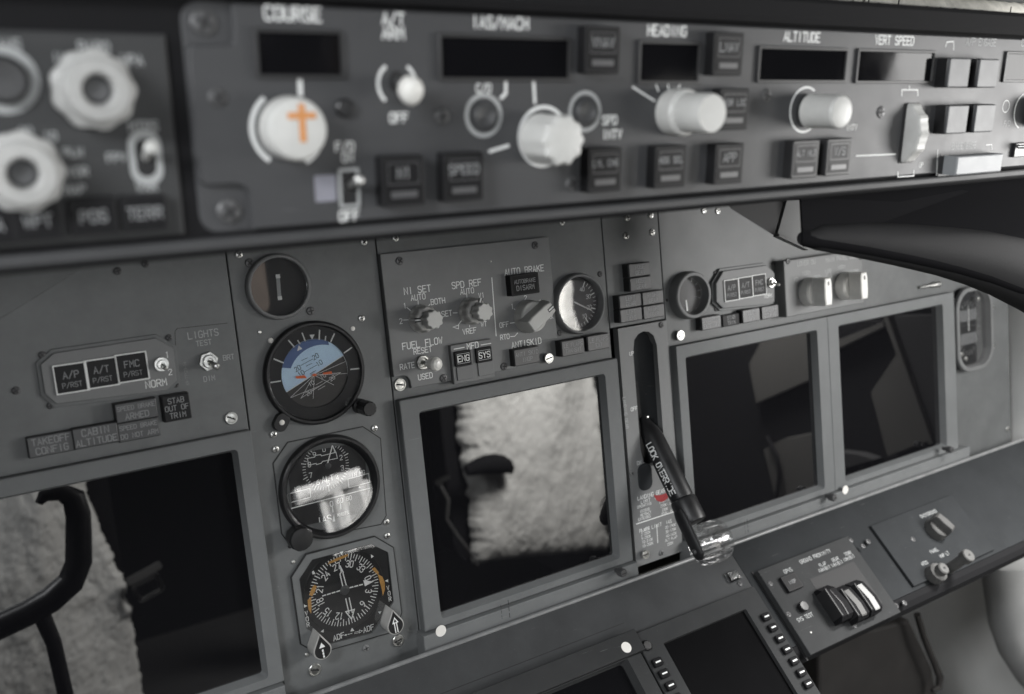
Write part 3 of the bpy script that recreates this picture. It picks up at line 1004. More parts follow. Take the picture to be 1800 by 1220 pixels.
for s, pos in (('VOR', ((918, 470), (928, 518), (936, 568))), ('VOR', ((190, 697), (197, 747), (205, 797)))):
    for ch, q in zip(s, pos):
        text(b, ch, *MP.pts([ZC(*q)], .1, CC)[0], 3.1, z=-.2, wt=.15)
text(b, 'ADF', *MP.pts([ZC(478, 905)], .1, CC)[0], 3.8, z=-.2, wt=.16, rot=2)
text(b, 'ADF', *MP.pts([ZC(745, 832)], .1, CC)[0], 3.8, z=-.2, wt=.16, rot=2)
for k, (p0, p1) in enumerate((((540, 890), (552, 887)), ((562, 884), (575, 881)), ((585, 878), (598, 875)))):
    b.stroke(MP.pts([ZC(*p0), ZC(*p1)], .1, CC), .5, -.2)
b.poly(MP.pts([ZC(525, 893), ZC(545, 880), ZC(548, 898)], .1, CC), -.19)
for dy in (0, 12):
    b.stroke(MP.pts([ZC(620, 866 + dy), ZC(662, 856 + dy)], .1, CC), .35, -.2)
b.stroke(MP.pts([ZC(662, 846), ZC(690, 852), ZC(664, 872)], .1, CC), .4, -.19, True)
part('markings', b, 'white_print', rmi, flat=True)
for pl in (((380, 260), (395, 235), (470, 200), (560, 165), (560, 185), (480, 222)), ((215, 530), (240, 470), (262, 440), (282, 455), (262, 510), (240, 545)), ((200, 580), (232, 548), (236, 640), (232, 700), (208, 660)), ((775, 300), (800, 285), (835, 330), (828, 352), (800, 330)), ((825, 345), (868, 370), (888, 420), (890, 480), (872, 540), (860, 470))):
    part('warning_flag', B().prism(MP.pts([ZC(*q) for q in pl], 0, CC), -.28, -.1), 'flag_orange', rmi)
b = B()
n1 = [MP.pts([ZC(*q)], .4, CC)[0] for q in ((487, 345), (513, 338), (555, 465), (520, 480))]
b.stroke(MP.pts([ZC(*q) for q in ((520, 478), (490, 345), (502, 330), (492, 275))], .4, CC), .8, .05)
b.stroke(MP.pts([ZC(*q) for q in ((492, 275), (518, 330), (518, 345), (552, 470))], .4, CC), .8, .07)
b.stroke(MP.pts([ZC(542, 568), ZC(570, 695)], .4, CC), .8, .05)
b.stroke(MP.pts([ZC(572, 560), ZC(600, 690)], .4, CC), .8, .05)
b.stroke(MP.pts([ZC(542, 682), ZC(618, 662), ZC(593, 748)], .4, CC), .9, .08, True)
part('double_needle', b, 'white_print', rmi, flat=True)
b = B()
for k in range(4):
    x0, y0 = 335 + 42 * k, 541 - 12.5 * k
    b.stroke(MP.pts([ZC(x0, y0), ZC(x0 + 26, y0 - 8)], .6, CC), .9, .3)
for k in range(3):
    x0, y0 = 580 + 42 * k, 468 - 11 * k
    b.stroke(MP.pts([ZC(x0, y0), ZC(x0 + 26, y0 - 7)], .6, CC), .9, .3)
b.poly(MP.pts([ZC(698, 402), ZC(792, 412), ZC(712, 456)], .6, CC), .32)
part('dashed_needle', b, 'white_print', rmi, flat=True)
part('hub', B().lathe([(3.6, -.5), (3.6, .5), (2.6, .9), (1, 1.0)], 24), 'lamp_lens', rmi)
pane(rmi, inset(gl, .1), 1.0)


def teardrop(n=28, r=6.6, tip=12.5):
    p = []
    a0 = math.acos(r / tip)
    for k in range(n + 1):
        a = math.pi / 2 + a0 + (2 * math.pi - 2 * a0) * k / n
        p.append((r * math.cos(a), r * math.sin(a)))
    p.append((0.25, tip)); p.append((-.25, tip))
    return p


for nm, zx, zy, rz, dashed in (('left', 338, 1032, 4, True), ('right', 990, 812, 4, False)):
    q = MP.pts([ZC(zx, zy)], 14, CC)[0]
    k = part('teardrop_knob', B().prism(teardrop(), 0, 13.2, .5), 'grey_knob', rmi, (q[0], q[1], 0), rz, label='grey teardrop knob with a dashed arrow' if dashed else 'grey teardrop knob with an open arrow')
    part('knob_face', B().prism(inset(teardrop(), .9), 13.2, 13.4), 'black_plastic', k)
    b = B()
    if dashed:
        b.poly([(-2.2, 2.4), (2.2, 2.4), (0, 6.2)], 13.5)
        for y in (.6, -1.6, -3.8):
            b.stroke([(0, y), (0, y - .9)], 1.1, 13.5)
    else:
        b.stroke([(-.9, -4.8), (-.9, 3.0)], .7, 13.5)
        b.stroke([(.9, -4.8), (.9, 3.0)], .7, 13.5)
        b.stroke([(-2.0, 2.6), (2.0, 2.6), (0, 6.4)], .7, 13.52, True)
    part('arrow', b, 'white_print', k, flat=True)

# brake pressure gauge with white reflection, right of the module
u, v = MP.at(1019, 534, 5)
CD = (u, v)
g = thing('round_gauge', 'round pressure gauge half white with reflection, right of the autobrake knob', 'gauge', MP, u, v)
bezel_ring(g, 25.2, 22.4, 8.0, 'module_paint', 48, lip=1.0)
part('dial', B().prism(circ(22.6, 44), -1, 1.0), 'dial_black', g)
b = B()
for k in range(17):
    a = R(60 - 10 * k)
    r0, r1 = (15.5, 19.5) if k % 4 == 0 else (17.2, 19.5)
    b.stroke([(r0 * math.cos(a), r0 * math.sin(a)), (r1 * math.cos(a), r1 * math.sin(a))], .9 if k % 4 == 0 else .5, 1.1)
for k, s in enumerate(('40', '30', '20', '10', '0')):
    a = R(60 - 40 * k)
    text(b, s, 13 * math.cos(a), 13 * math.sin(a), 3.3, z=1.1)
part('dial_marks', b, 'white_print', g, flat=True)
part('needle', B().prism([(-.7, -4), (.7, -4), (.25, 16), (-.25, 16)], 1.8, 2.2), 'white_print', g, rz=-118)
pane(g, circ(22.6, 44), 4.5)
# smaller gauge
u, v = MP.at(1214, 519, 5)
g = thing('round_gauge', 'small round gauge with thick grey rim between gear lights and status unit', 'gauge', MP, u, v)
bezel_ring(g, 21.5, 17.2, 10.0, 'module_paint', 44, lip=1.0)
part('dial', B().prism(circ(17.4, 40), -1, 1.0), 'dial_black', g)
part('needle', B().prism([(-.9, -13), (.9, -13), (.7, -3), (-.7, -3)], 1.4, 1.8), 'white_print', g, (-3, -1, 0), 4)
b = B()
for k in range(9):
    a = R(200 - 27 * k)
    b.stroke([(13 * math.cos(a), 13 * math.sin(a)), (15.5 * math.cos(a), 15.5 * math.sin(a))], .5, 1.1)
part('dial_marks', b, 'grey_print', g, flat=True)
pane(g, circ(17.4, 40), 5.5, material='coated_glass')

# ================================================================ KNOB MODULE (engine setting, autobrake)
MW = 4.0
mo = [(668, 447), (967, 414), (978, 597), (903, 608), (899.5, 656), (716, 692), (690, 668)]
c = MP.at(830, 550, MW)
mod = thing('knob_module', 'raised grey module with fluted knobs, toggle and autobrake selector', 'control module', MP, *c)
x0, y1 = MP.at(668, 447, MW); x1, _ = MP.at(972, 500, MW); _, y0 = MP.at(800, 668, MW); x2, y2 = MP.at(903, 608, MW)
xf, yf = MP.at(706.6, 677, MW)
poly = [(x2, y0), (x2, y2), (x1, y2), (x1, y1), (x0, y1), (x0, yf + 6.8), (xf + 2, yf + 6.8), (xf + 5, yf + 5.6), (xf + 7, yf + 2.5), (xf + 7.4, y0)]
part('face_plate', B().prism([(a - c[0], d - c[1]) for a, d in poly], 0, MW, .5), 'module_paint', mod)
fastener(cen, xf, yf, 0, 4.8)


def ml(px, py, w=MW):
    return MP.pts([(px, py)], w, c)[0]


LT = []
for s, zx, zy, h in (('NI SET', 340, 485, 4.8), ('AUTO', 345, 538, 4.0), ('BOTH', 487, 567, 4.0), ('1', 250, 600, 3.6), ('2', 222, 710, 3.6), ('SPD REF', 692, 443, 4.8), ('AUTO', 695, 495, 4.0), ('V1', 797, 525, 3.6), ('SET', 550, 655, 4.0), ('WT', 815, 730, 3.6), ('VREF', 713, 780, 4.0),
                     ('AUTO BRAKE', 1105, 345, 4.8), ('2', 1112, 545, 3.8), ('1', 1018, 605, 3.8), ('3', 1218, 577, 3.8), ('OFF', 960, 735, 3.8), ('RTO', 965, 822, 3.8), ('MAX', 1282, 680, 3.4), ('ANTISKID', 1120, 865, 4.6), ('FUEL FLOW', 377, 868, 4.8), ('RESET', 378, 918, 4.0), ('RATE', 268, 1030, 4.0), ('USED', 397, 1103, 4.0)):
    LT.append((s, *ml(*Z8(zx, zy)), h, 'c', 0, .135, MW + .08))
letters(mod, LT[:4], label='white lettering NI SET AUTO BOTH')
letters(mod, LT[4:11], label='white lettering around the SPD REF knob')
letters(mod, LT[11:19], label='white lettering AUTO BRAKE and its positions')
letters(mod, LT[19:], label='white lettering FUEL FLOW RESET RATE USED')
b = B()
for p0, p1, w in (((872, 400), (903, 815), .7), ((345, 563), (346, 605), .5), ((430, 588), (412, 612), .5), ((265, 612), (292, 635), .5), ((240, 702), (280, 700), .5), ((693, 517), (695, 560), .5), ((770, 545), (755, 570), .5), ((595, 651), (625, 650), .5), ((655, 706), (633, 735), .5), ((710, 722), (714, 752), .5),
                  ((1115, 565), (1116, 590), .6), ((1032, 622), (1055, 643), .6), ((1220, 590), (1222, 640), .6), ((1003, 724), (1038, 720), .6), ((1005, 820), (1035, 818), .6), ((1035, 818), (1056, 795), .6)):
    b.stroke(MP.pts([Z8(*p0), Z8(*p1)], MW, c), w, MW + .08)
b.stroke(MP.pts([Z8(595, 752), Z8(635, 738), Z8(633, 765)], MW, c), .5, MW + .1, True)
part('index_lines', b, 'white_print', mod, flat=True)
for zx, zy in ((212, 280), (1180, 168), (525, 1118), (958, 1033)):
    screw(mod, *ml(*Z8(zx, zy)), MW, r=3.1)
stud(mod, *ml(862.7, 459.6), MW, .7)


def dual_knob(parent, u, v, z, rz, label):
    fl = lambda a, zz: 1 + (.045 * math.cos(10 * a) if zz > 2 else 0)
    k = part('knob', B().lathe([(10.6, 0), (10.6, 1.2), (9.8, 2.4), (9.2, 9.0), (8.4, 10.2), (6.2, 10.8)], 60, fl=fl), 'grey_knob', parent, (u, v, z), rz, label=label)
    part('knob_neck', B().lathe([(5.2, 10), (5.2, 13.2)], 24), 'dark_metal', k)
    part('knob_cap', B().lathe([(6.4, 12.6), (6.7, 13.2), (6.6, 21.2), (6.0, 22.2), (2, 22.3)], 72, fl=lambda a, zz: 1 + .075 * math.cos(9 * a)), 'pale_cap', k)
    b = B().box(-.5, .5, 6.0, 10.6, 9.9, 11.2)
    b.box(-.5, .5, 9.2, 10.3, 2.2, 10.0)
    part('pointer', b, 'white_print', k)
    b = B().box(-1.5, -.7, 6.0, 10.4, 9.9, 11.0)
    b.box(.7, 1.5, 6.0, 10.4, 9.9, 11.0)
    part('pointer_border', b, 'black_plastic', k)
    return k


dual_knob(mod, *ml(741, 560), MW, 88, 'grey fluted double knob under NI SET pointing left')
dual_knob(mod, *ml(827.5, 547), MW, -22, 'grey fluted double knob under SPD REF pointing up')
# autobrake selector
q = ml(928, 556)
k = part('selector_knob', B().lathe([(13.2, 0), (13.2, 2), (12.6, 4.5), (12.2, 9), (11.4, 10), (3, 10.2)], 48), 'pale_cap', mod, (q[0], q[1], MW), -58, label='large bar selector knob pointing between 3 and MAX')
bar = [(-6, -13.2), (6, -13.2), (7, -8), (6.6, 8), (5.4, 14.5), (-5.4, 14.5), (-6.6, 8), (-7, -8)]
b = B()
b.loops([[(x * s + 0, y * sy, z) for x, y in bar] for s, sy, z in ((1, 1, 8.5), (.93, .97, 16), (.82, .93, 19.5), (.7, .88, 20.3))])
part('handle', b, 'pale_cap', k, smooth=25)
part('pointer', B().box(-.6, .6, 8, 13.2, 19.6, 20.75), 'white_print', k)
part('pointer_border', B().box(-1.5, 1.5, 7.4, 13.3, 19.6, 20.55), 'black_plastic', k)


def push_cap(parent, u, v, z, w, h, hz, lines=(), name='button', body='button_body', face='button_face', th=None, pm='dim_print', bar=False, label=None):
    o = part(name, B().prism(rrect(w, h, .8), 0, hz, .5), body, parent, (u, v, z), label=label)
    part('button_face', B().prism(rrect(w * .84, h * .84, .5), hz, hz + .15), face, o)
    n = len(lines)
    if n:
        th = th or min(h * .62 / n, 3.4)
        its = []
        for i, s in enumerate(lines):
            hh = min(th, th * (w * .74) / max(.01, text_width(s, th)))
            its.append((s, 0, ((n - 1) / 2 - i) * th * 1.4 + (h * .16 if bar else 0), hh, 'c', 0, .15, hz + .22))
        letters(o, its, pm)
    if bar:
        part('face_border', B().stroke([(-w * .36, -h * .06), (w * .36, -h * .06), (w * .36, h * .36), (-w * .36, h * .36)], .35, hz + .2, True), 'button_bar', o, flat=True)
        part('light_bar', B().prism(rrect(w * .62, h * .13, .3, cy=-h * .27), hz + .15, hz + .35), 'button_bar', o)
    return o


q = ml(923, 499.4, MW + 7)
push_cap(mod, q[0], q[1], MW, 26.5, 16.5, 7, ['AUTOBRAKE', 'DISARM'], 'indicator_light', th=3.6)
q = ml(831.5, 635.5, MW + 4)
mfd = part('switch_block', B().prism(rrect(36, 30, .6), 0, 4, .5), 'module_paint', mod, (q[0], q[1], MW))
letters(mfd, [('MFD', *(Vector(ml(*Z8(735, 885), MW + 4)) - Vector(q)), 4.6, 'c', 0, .15, 4.08)])
b = B()
for p0, p1 in (((602, 910), (675, 897)), ((795, 880), (865, 868))):
    a_, d_ = (Vector(ml(*Z8(*p), MW + 4)) - Vector(q) for p in (p0, p1))
    b.stroke([a_, d_], .7, 4.08)
part('index_lines', b, 'white_print', mfd, flat=True)
for zx, zy, s in ((668, 975, 'ENG'), (818, 950, 'SYS')):
    d_ = Vector(ml(*Z8(zx, zy), MW + 6)) - Vector(q)
    o = push_cap(mfd, d_.x, d_.y, 4, 14, 11.5, 2.2, (), 'button')
    letters(o, [(s, 0, 0, 4.4, 'c', 0, .15, 2.45)])
    b = B()
    b.stroke([(-5.2, -3.6), (5.2, -3.6), (5.2, 3.6), (-5.2, 3.6)], .4, 2.45, True)
    part('border', b, 'grey_print', o, flat=True)
for zx, zy in ((683, 1078), (833, 1048)):
    d_ = Vector(ml(*Z8(zx, zy), MW + 5)) - Vector(q)
    part('blank_button', B().prism(rrect(14, 10.5, .6), 3.6, 5.0, .4), 'module_paint', mfd, (d_.x, d_.y, 0))
# fuel flow switch
q = ml(742, 637)
sw = part('switch_collar', B().loops([[(x, y, z) for x, y in circ(r, 28)] for r, z in ((5.6, -.2), (5.6, 1.6), (4.9, 2.2), (3.8, 2.2), (3.4, .3))], False, True), 'steel', mod, (q[0], q[1], MW))
tip = Vector((4.5, -1.0, 15))
part('switch_stem', B().tube([(0, 0, .5), tip * .55], [1.6, 1.6], 12, up=(1, 0, 0)), 'steel', sw)
part('switch_bulb', B().tube([tip * f for f in (.38, .42, .55, .75, .95, 1.08, 1.16, 1.18)], [1.8, 3.0, 4.1, 5.0, 5.3, 4.4, 2.6, .8], 20, up=(1, 0, 0)), 'white_bulb', sw)

# ================================================================ DISPLAY UNITS


def display_unit(label, panes, x0, x1, lip, stickers=(), knobs=(), dashes=(), yt=13.2, yb=-165.5):
    cxm = (x0 + x1) / 2
    t = thing('display_unit', label, 'display', MP, cxm, yb)
    H = 8.0
    if len(panes) == 1:
        gx0, gx1 = panes[0]
        po = rrect(x1 - x0, yt - yb, 1.2, 4, 0, (yt - yb) / 2)
        pi = rrect(gx1 - gx0 + 5, 157 + 5, 3.0, 4, (gx0 + gx1) / 2 - cxm, -78.5 - yb)
        pn = rrect(gx1 - gx0, 157, 2.0, 4, (gx0 + gx1) / 2 - cxm, -78.5 - yb)
        part('bezel', B().frame(po, pi, 0, H, .6, pn, 1.0), 'bezel_paint', t, smooth=20)
    else:
        ms = (panes[0][1] + panes[1][0]) / 2
        for i, (a, d_) in enumerate(((x0, ms - .2), (ms + .2, x1))):
            gx0, gx1 = panes[i]
            po = rrect(d_ - a, yt - yb, .6, 4, (a + d_) / 2 - cxm, (yt - yb) / 2)
            pi = rrect(gx1 - gx0 + 5, 162, 3.0, 4, (gx0 + gx1) / 2 - cxm, -78.5 - yb)
            pn = rrect(gx1 - gx0, 157, 2.0, 4, (gx0 + gx1) / 2 - cxm, -78.5 - yb)
            part('bezel', B().frame(po, pi, 0, H, .3, pn, 1.0), 'bezel_paint', t, smooth=20)
    for gx0, gx1 in panes:
        part('screen', B().prism(rrect(gx1 - gx0 + .4, 157.4, 2.0, 4, (gx0 + gx1) / 2 - cxm, -78.5 - yb), -.2, 1.2), 'screen_glass', t)
    lp_ = part('lower_rail', B().box(lip[0] - cxm, lip[1] - cxm, lip[2] - yb, lip[3] - yb, 0, 13, .7), 'bezel_paint', t)
    for px, py in stickers:
        u_, v_ = MP.at(px, py, 13)
        part('round_sticker', B().prism(circ(4.4, 24), 13.0, 13.15), 'white_dot', lp_, (u_ - cxm, v_ - yb, 0))
    for px, py in knobs:
        u_, v_ = MP.at(px, py, 20)
        o = part('thumbscrew', B().lathe([(2.0, 12.8), (2.0, 17), (3.4, 17.5), (3.5, 23), (3.0, 24), (1, 24.1)], 28, fl=lambda a, zz: 1 + (.05 * math.cos(14 * a) if zz > 17.2 else 0)), 'dark_metal', lp_, (u_ - cxm, v_ - yb, 0))
        part('slot', B().box(-2.4, 2.4, -.4, .4, 23.8, 24.2), 'seam_black', o)
    b = B()
    n = 0
    for px, py0, py1 in dashes:
        for kk in range(3):
            ya, yb_ = py0 + (py1 - py0) * (kk + .1) / 3, py0 + (py1 - py0) * (kk + .75) / 3
            b.stroke([(p[0] - cxm, p[1] - yb) for p in MP.pts([(px + (ya - py0) * .1, ya), (px + (yb_ - py0) * .1, yb_)], 13)], .6 if n else .35, 13.06)
        n += 1
    if n:
        part('dashed_marks', b, 'seam_black', lp_, flat=True)
    return t


display_unit('big square display at lower left mirroring a white fleece and a black yoke', [(-307.5, -137.5)], -325, -124.6, (-328, -126, -184, -166))
display_unit('big square display in the middle mirroring the white sheepskin seat', [(1.5, 170.5)], -15.5, 187.2, (-19.5, 188, -184, -166), stickers=((775, 1109),), knobs=((1092, 1006),), dashes=((880, 1062, 1090), (893, 1054, 1088)))
display_unit('wide display pair at right with two dark screens in one frame', [(265.5, 434.5), (471, 640.5)], 253.0, 664, (248, 678, -184, -166), stickers=((1486, 861),), knobs=((1462, 874), (1668, 790)), dashes=((1308, 915, 940), (1313, 912, 938)))

# ================================================================ GEAR LEVER AND ITS PANEL
gx, gy = 221.5, -67
gp = thing('landing_gear_console', 'grey lever panel with long slot and dense white placard text', 'control panel', MP, gx, gy)
PW = 3.0
NP = 64


def star(outline, angs):
    """points of a closed outline along rays from the origin"""
    out = []
    n = len(outline)
    for a in angs:
        dx, dy = math.cos(a), math.sin(a)
        best = None
        for i in range(n):
            x1_, y1_ = outline[i - 1]
            x2_, y2_ = outline[i]
            ex_, ey_ = x2_ - x1_, y2_ - y1_
            den = dx * ey_ - dy * ex_
            if abs(den) < 1e-9:
                continue
            t_ = (x1_ * ey_ - y1_ * ex_) / den
            s_ = (x1_ * dy - y1_ * dx) / den
            if t_ > 0 and -1e-6 <= s_ <= 1 + 1e-6 and (best is None or t_ < best):
                best = t_
        out.append((dx * best, dy * best))
    return out


angs = sorted(set([2 * math.pi * k / NP for k in range(NP)] + [math.atan2(y_ - 38, x_) % (2 * math.pi) for x_, y_ in ((27, 104), (-27.5, 104), (-27.5, -108), (27, -108))]))
outer = [(27, 104), (-27.5, 104), (-27.5, -108), (27, -108)]
# slot: from the photograph
sl0 = MP.at(1139, 586, PW)
sl1 = MP.at(1152, 800, PW)
syc = (sl0[1] + sl1[1]) / 2 - gy
slot_o = [(x_ + .5, y_ + 38) for x_, y_ in rrect(27, 120, 13.4, 8)]
po = star([(x_, y_ - 38) for x_, y_ in outer], angs)
pi = star([(x_, y_ - 38) for x_, y_ in slot_o], angs)
b = B().frame([(x_, y_ + 38) for x_, y_ in po], [(x_, y_ + 38) for x_, y_ in pi], -4, PW)
part('face_plate', b, 'module_paint', gp, smooth=20)
# trough behind the slot: two curved cheeks
b = B()
rings = []
for k in range(13):
    a = math.pi * k / 12
    rings.append([(0.5 - 14 * math.cos(a), 38 + y_, .4 - 15 * math.sin(a) * (1 - .35 * f)) for y_, f in ((-62, 0), (-30, .1), (10, .5), (40, .9), (62, 1.0))])
b.loops(rings, False, False, closed=False)
part('slot_trough', b, 'console_paint_shaded', gp)
part('slot_guide', B().prism([(-3.5 + .5, -20), (3.5 + .5, -20), (1.2, 70), (-.2, 70)], -13, -11.6), 'seam_black', gp)
ZL = zoomer(1060, 560, 2.652)


def gl_(px, py, w=PW):
    return MP.pts([(px, py)], w, (gx, gy))[0]


letters(gp, [('UP', *gl_(*ZL(133, 163)), 3.2, 'c', 0, .14, PW + .08), ('OFF', *gl_(*ZL(145, 420)), 3.2, 'c', 0, .14, PW + .08), ('DN', *gl_(*ZL(168, 672)), 3.2, 'c', 0, .14, PW + .08)], label='white lettering UP OFF DN beside the slot')
letters(gp, [('LANDING GEAR', *gl_(*ZL(105, 440)), 3.0, 'c', -88, .13, PW + .08)], 'grey_print')
letters(gp, [('LANDING GEAR', *gl_(*ZL(225, 820)), 3.4, 'c', 0, .14, PW + .08), ('LIMIT (IAS)', *gl_(*ZL(225, 842)), 2.8, 'c', 0, .14, PW + .08)] +
        [(s, *gl_(*ZL(x_, y_)), 2.3, 'l', 0, .13, PW + .08) for s, x_, y_ in (('OPERATING', 160, 880), ('EXTEND', 175, 900), ('RETRACT', 175, 918), ('EXTENDED', 165, 938), ('270K-.82M', 262, 855), ('270K-.82M', 268, 875), ('235K', 275, 893), ('320K-.82M', 272, 912))] +
        [('FLAPS LIMIT (IAS)', *gl_(*ZL(250, 965)), 3.0, 'c', 0, .14, PW + .08)] +
        [(s, *gl_(*ZL(x_, y_)), 2.3, 'l', 0, .13, PW + .08) for s, x_, y_ in (('1-250K', 175, 990), ('2-250K', 178, 1008), ('5-250K', 180, 1026), ('10-210K', 182, 1044), ('15-200K', 184, 1062), ('25-190K', 290, 975), ('30-175K', 292, 995), ('40-162K', 294, 1015), ('ALT FLAP', 290, 1035), ('230K', 300, 1053))],
        'white_print', label='dense white placard text on gear and flap speed limits', joined=True)
b = B()
b.stroke([gl_(*ZL(155, 958)), gl_(*ZL(332, 900))], .9, PW + .1)
b.stroke([gl_(*ZL(250, 962)), gl_(*ZL(255, 1045))], .7, PW + .12)
part('index_lines', b, 'white_print', gp, flat=True)
q = gl_(*ZL(275, 805), PW)
part('red_arc', B().prism([(q[0] + 9.5 * math.cos(R(a)) * 1.0, q[1] + 9.5 * math.sin(R(a))) for a in range(190, 365, 10)] + [(q[0] + 11 * math.cos(R(a)), q[1] + 1 + 4.0 * math.sin(R(a))) for a in range(0, -180, -20)], PW, PW + .3), 'placard_red', gp)
q = gl_(1133, 838, PW)
part('lock_cover', B().prism(rrect(15, 24, 6.5), PW, PW + 1.6, .5), 'console_paint_shaded', gp, (q[0], q[1], 0))
screw(gp, *gl_(1162, 571), PW, 'dark', 2.7)
screw(gp, *gl_(1162, 972), PW, 'grey', 2.7)
fastener(gp, *gl_(1138, 976, PW + 6), PW + 3, 4.0)
screw(gp, *gl_(1110, 832), PW, 'grey', 2.2)
# lever: from the slot outwards and down, wheel-shaped clear knob at its end
lv = thing('gear_lever', 'black landing gear lever marked LOCK OVERRIDE with clear wheel knob', 'lever', MP, 221, -46, 0)
P0, P1 = Vector((0, 0, -6)), Vector((0, -106, 66))
ax = (P1 - P0).normalized()


def lp(s, off=0.0, up=0.0):
    """point along the lever, s in mm from its root"""
    nrm = Vector((0, -ax.z, ax.y)) * -1
    return P0 + ax * s + Vector((off, 0, 0)) + nrm * up


Ltot = (P1 - P0).length
part('arm', B().tube([lp(s) for s in (0, 6, 14, 22, 60, 78, 80)], [3.5, 5, 8.5, 9.8, 10.2, 10.4, 9.8], 24, up=(1, 0, 0)), 'grip_black', lv)
part('collar', B().tube([lp(s) for s in (79, 80, 82, 99, 101, 102)], [9.8, 11.0, 11.6, 11.6, 11.0, 8.5], 28, up=(1, 0, 0)), 'grip_black', lv)
fk = B()
fk.tube([lp(s, -10.0) for s in (86, 88, 94, 120, 128, 131, 132)], [2.0, 5.0, 6.3, 6.0, 5.4, 3.5, 1.0], 16, up=(1, 0, 0), sx=1.15, sy=.55)
part('fork', fk, 'grip_black', lv)
part('fork_bolt', B().tube([lp(124, -14.4), lp(124, -13.0), lp(124, -12.4)], [1.6, 2.4, 2.4], 16), 'dark_metal', lv)
wc = lp(121, 6)
b = B()
prof = [(1.5, -11), (15.5, -11), (17.3, -9.4), (17.6, -4.5), (16.6, -3.2), (16.6, -1.2), (17.6, 0), (17.6, 5.0), (16.6, 6.0), (16.6, 8), (17.4, 9.4), (16.5, 12), (14.5, 13), (1.5, 13)]
b.lathe(prof, 48)
b.move(Matrix.Translation(wc) @ Matrix.Rotation(R(90), 4, 'Y'))
part('wheel_knob', b, 'acrylic', lv)
b = B().lathe([(4.5, -13), (4.5, 12.5), (3.5, 13.4)], 24)
b.move(Matrix.Translation(wc) @ Matrix.Rotation(R(90), 4, 'Y'))
part('wheel_hub', b, 'acrylic', lv)
b = B().lathe([(9, -9.5), (12.5, -8.5), (13, 0), (12.5, 10.5), (9, 11.5)], 40)
b.move(Matrix.Translation(wc) @ Matrix.Rotation(R(90), 4, 'Y'))
part('wheel_core', b, 'acrylic', lv)
# lettering wrapped on the camera-side flank of the arm
b = B()
text(b, 'LOCK OVERRIDE', 0, 0, 5.6, wt=.17, z=0, wd=.78, tr=1.2)
phi = R(163)
vv = []
for p in b.v:
    s = 50 + p.x * 1.0
    a = phi - p.y / 10.2
    nrm = Vector((0, -ax.z, ax.y)) * -1
    vv.append(P0 + ax * s + (Vector((1, 0, 0)) * math.cos(a) + nrm * math.sin(a)) * (10.45 + p.z))
b.v = vv
part('lettering', b, 'white_print', lv, flat=True, label='white lettering LOCK OVERRIDE along the lever')
stud(lv, *MP.pts([(1137, 733)], 2, (221, -46))[0], 3.0, 1.3, 'pin', 'bright_steel')

# ================================================================ RIGHT SELECTOR MODULE, CLOCK
SW = 11.0
q = [MP.at(*ZF(*p), SW) for p in ((108, 450), (508, 432), (508, 650), (110, 752))]
sx0, sx1, sy0, sy1 = q[0][0], q[1][0], q[3][1], q[0][1] - 2
c = (sx0, sy0)
sel = thing('selector_module', 'raised grey module with two beige bar knobs at upper right', 'control module', MP, *c)
part('face_plate', B().box(0, sx1 - sx0, 0, sy1 - sy0, 0, SW, .8), 'module_paint', sel)
for zx, zy in ((130, 462), (500, 440), (500, 535)):
    screw(sel, *MP.pts([ZF(zx, zy)], SW, c)[0], SW, r=3.0)
letters(sel, [(s, *MP.pts([ZF(zx, zy)], SW, c)[0], h, 'c', 0, .14, SW + .08) for s, zx, zy, h in (('LOWER DU', 225, 470, 4.2), ('MAIN PANEL DUS', 402, 446, 4.2), ('NORM', 225, 522, 3.6), ('ND', 172, 555, 3.6), ('PFD', 282, 545, 3.6), ('NORM', 405, 492, 3.6), ('INBD', 335, 512, 3.4), ('OUTBD', 470, 515, 3.4))], 'grey_print', label='pale lettering over the two selector knobs')
b = B()
b.stroke(MP.pts([ZF(315, 590), ZF(325, 540), ZF(345, 500), ZF(352, 545)], SW, c), .6, SW + .08)
b.stroke(MP.pts([ZF(330, 605), ZF(372, 595)], SW, c), .6, SW + .09)
part('index_lines', b, 'grey_print', sel, flat=True)
for bx, by, lab, rz in ((235, 618, 'beige bar knob nearer the lamps', 0), (418, 588, 'beige bar knob farther right', 0)):
    q = MP.pts([ZF(bx, by)], SW, c)[0]
    k = part('bar_knob', B().lathe([(14, 0), (14, 5), (13.4, 9), (12, 10.5), (3, 10.6)], 40), 'beige_knob', sel, (q[0], q[1], SW), rz, label=lab)
    b = B()
    bar = [(-5.0, -13), (5.0, -13), (6, -6), (6, 8), (4.6, 13.5), (-4.6, 13.5), (-6, 8), (-6, -6)]
    b.loops([[(x_ * s, y_ * s2, z) for x_, y_ in bar] for s, s2, z in ((1, 1, 9.5), (.95, 1, 21), (.86, .96, 23.5), (.7, .9, 24.2))])
    part('handle', b, 'beige_knob', k, smooth=25)
    part('pointer', B().box(-.8, .8, 6.5, 10, 23.9, 24.5), 'black_plastic', k)
lt = thing('latch_pin', 'bright steel latch pin lying above the far right screen', 'pin', MP, *MP.at(1647, 500, 3))
part('pin', B().tube([(-30, 0, 2), (-12, 0, 2.4), (-4, 0, 3), (3, 0, 3), (5, 0, 3)], [1.6, 1.8, 3.2, 3.4, 1.5], 14), 'bright_steel', lt)

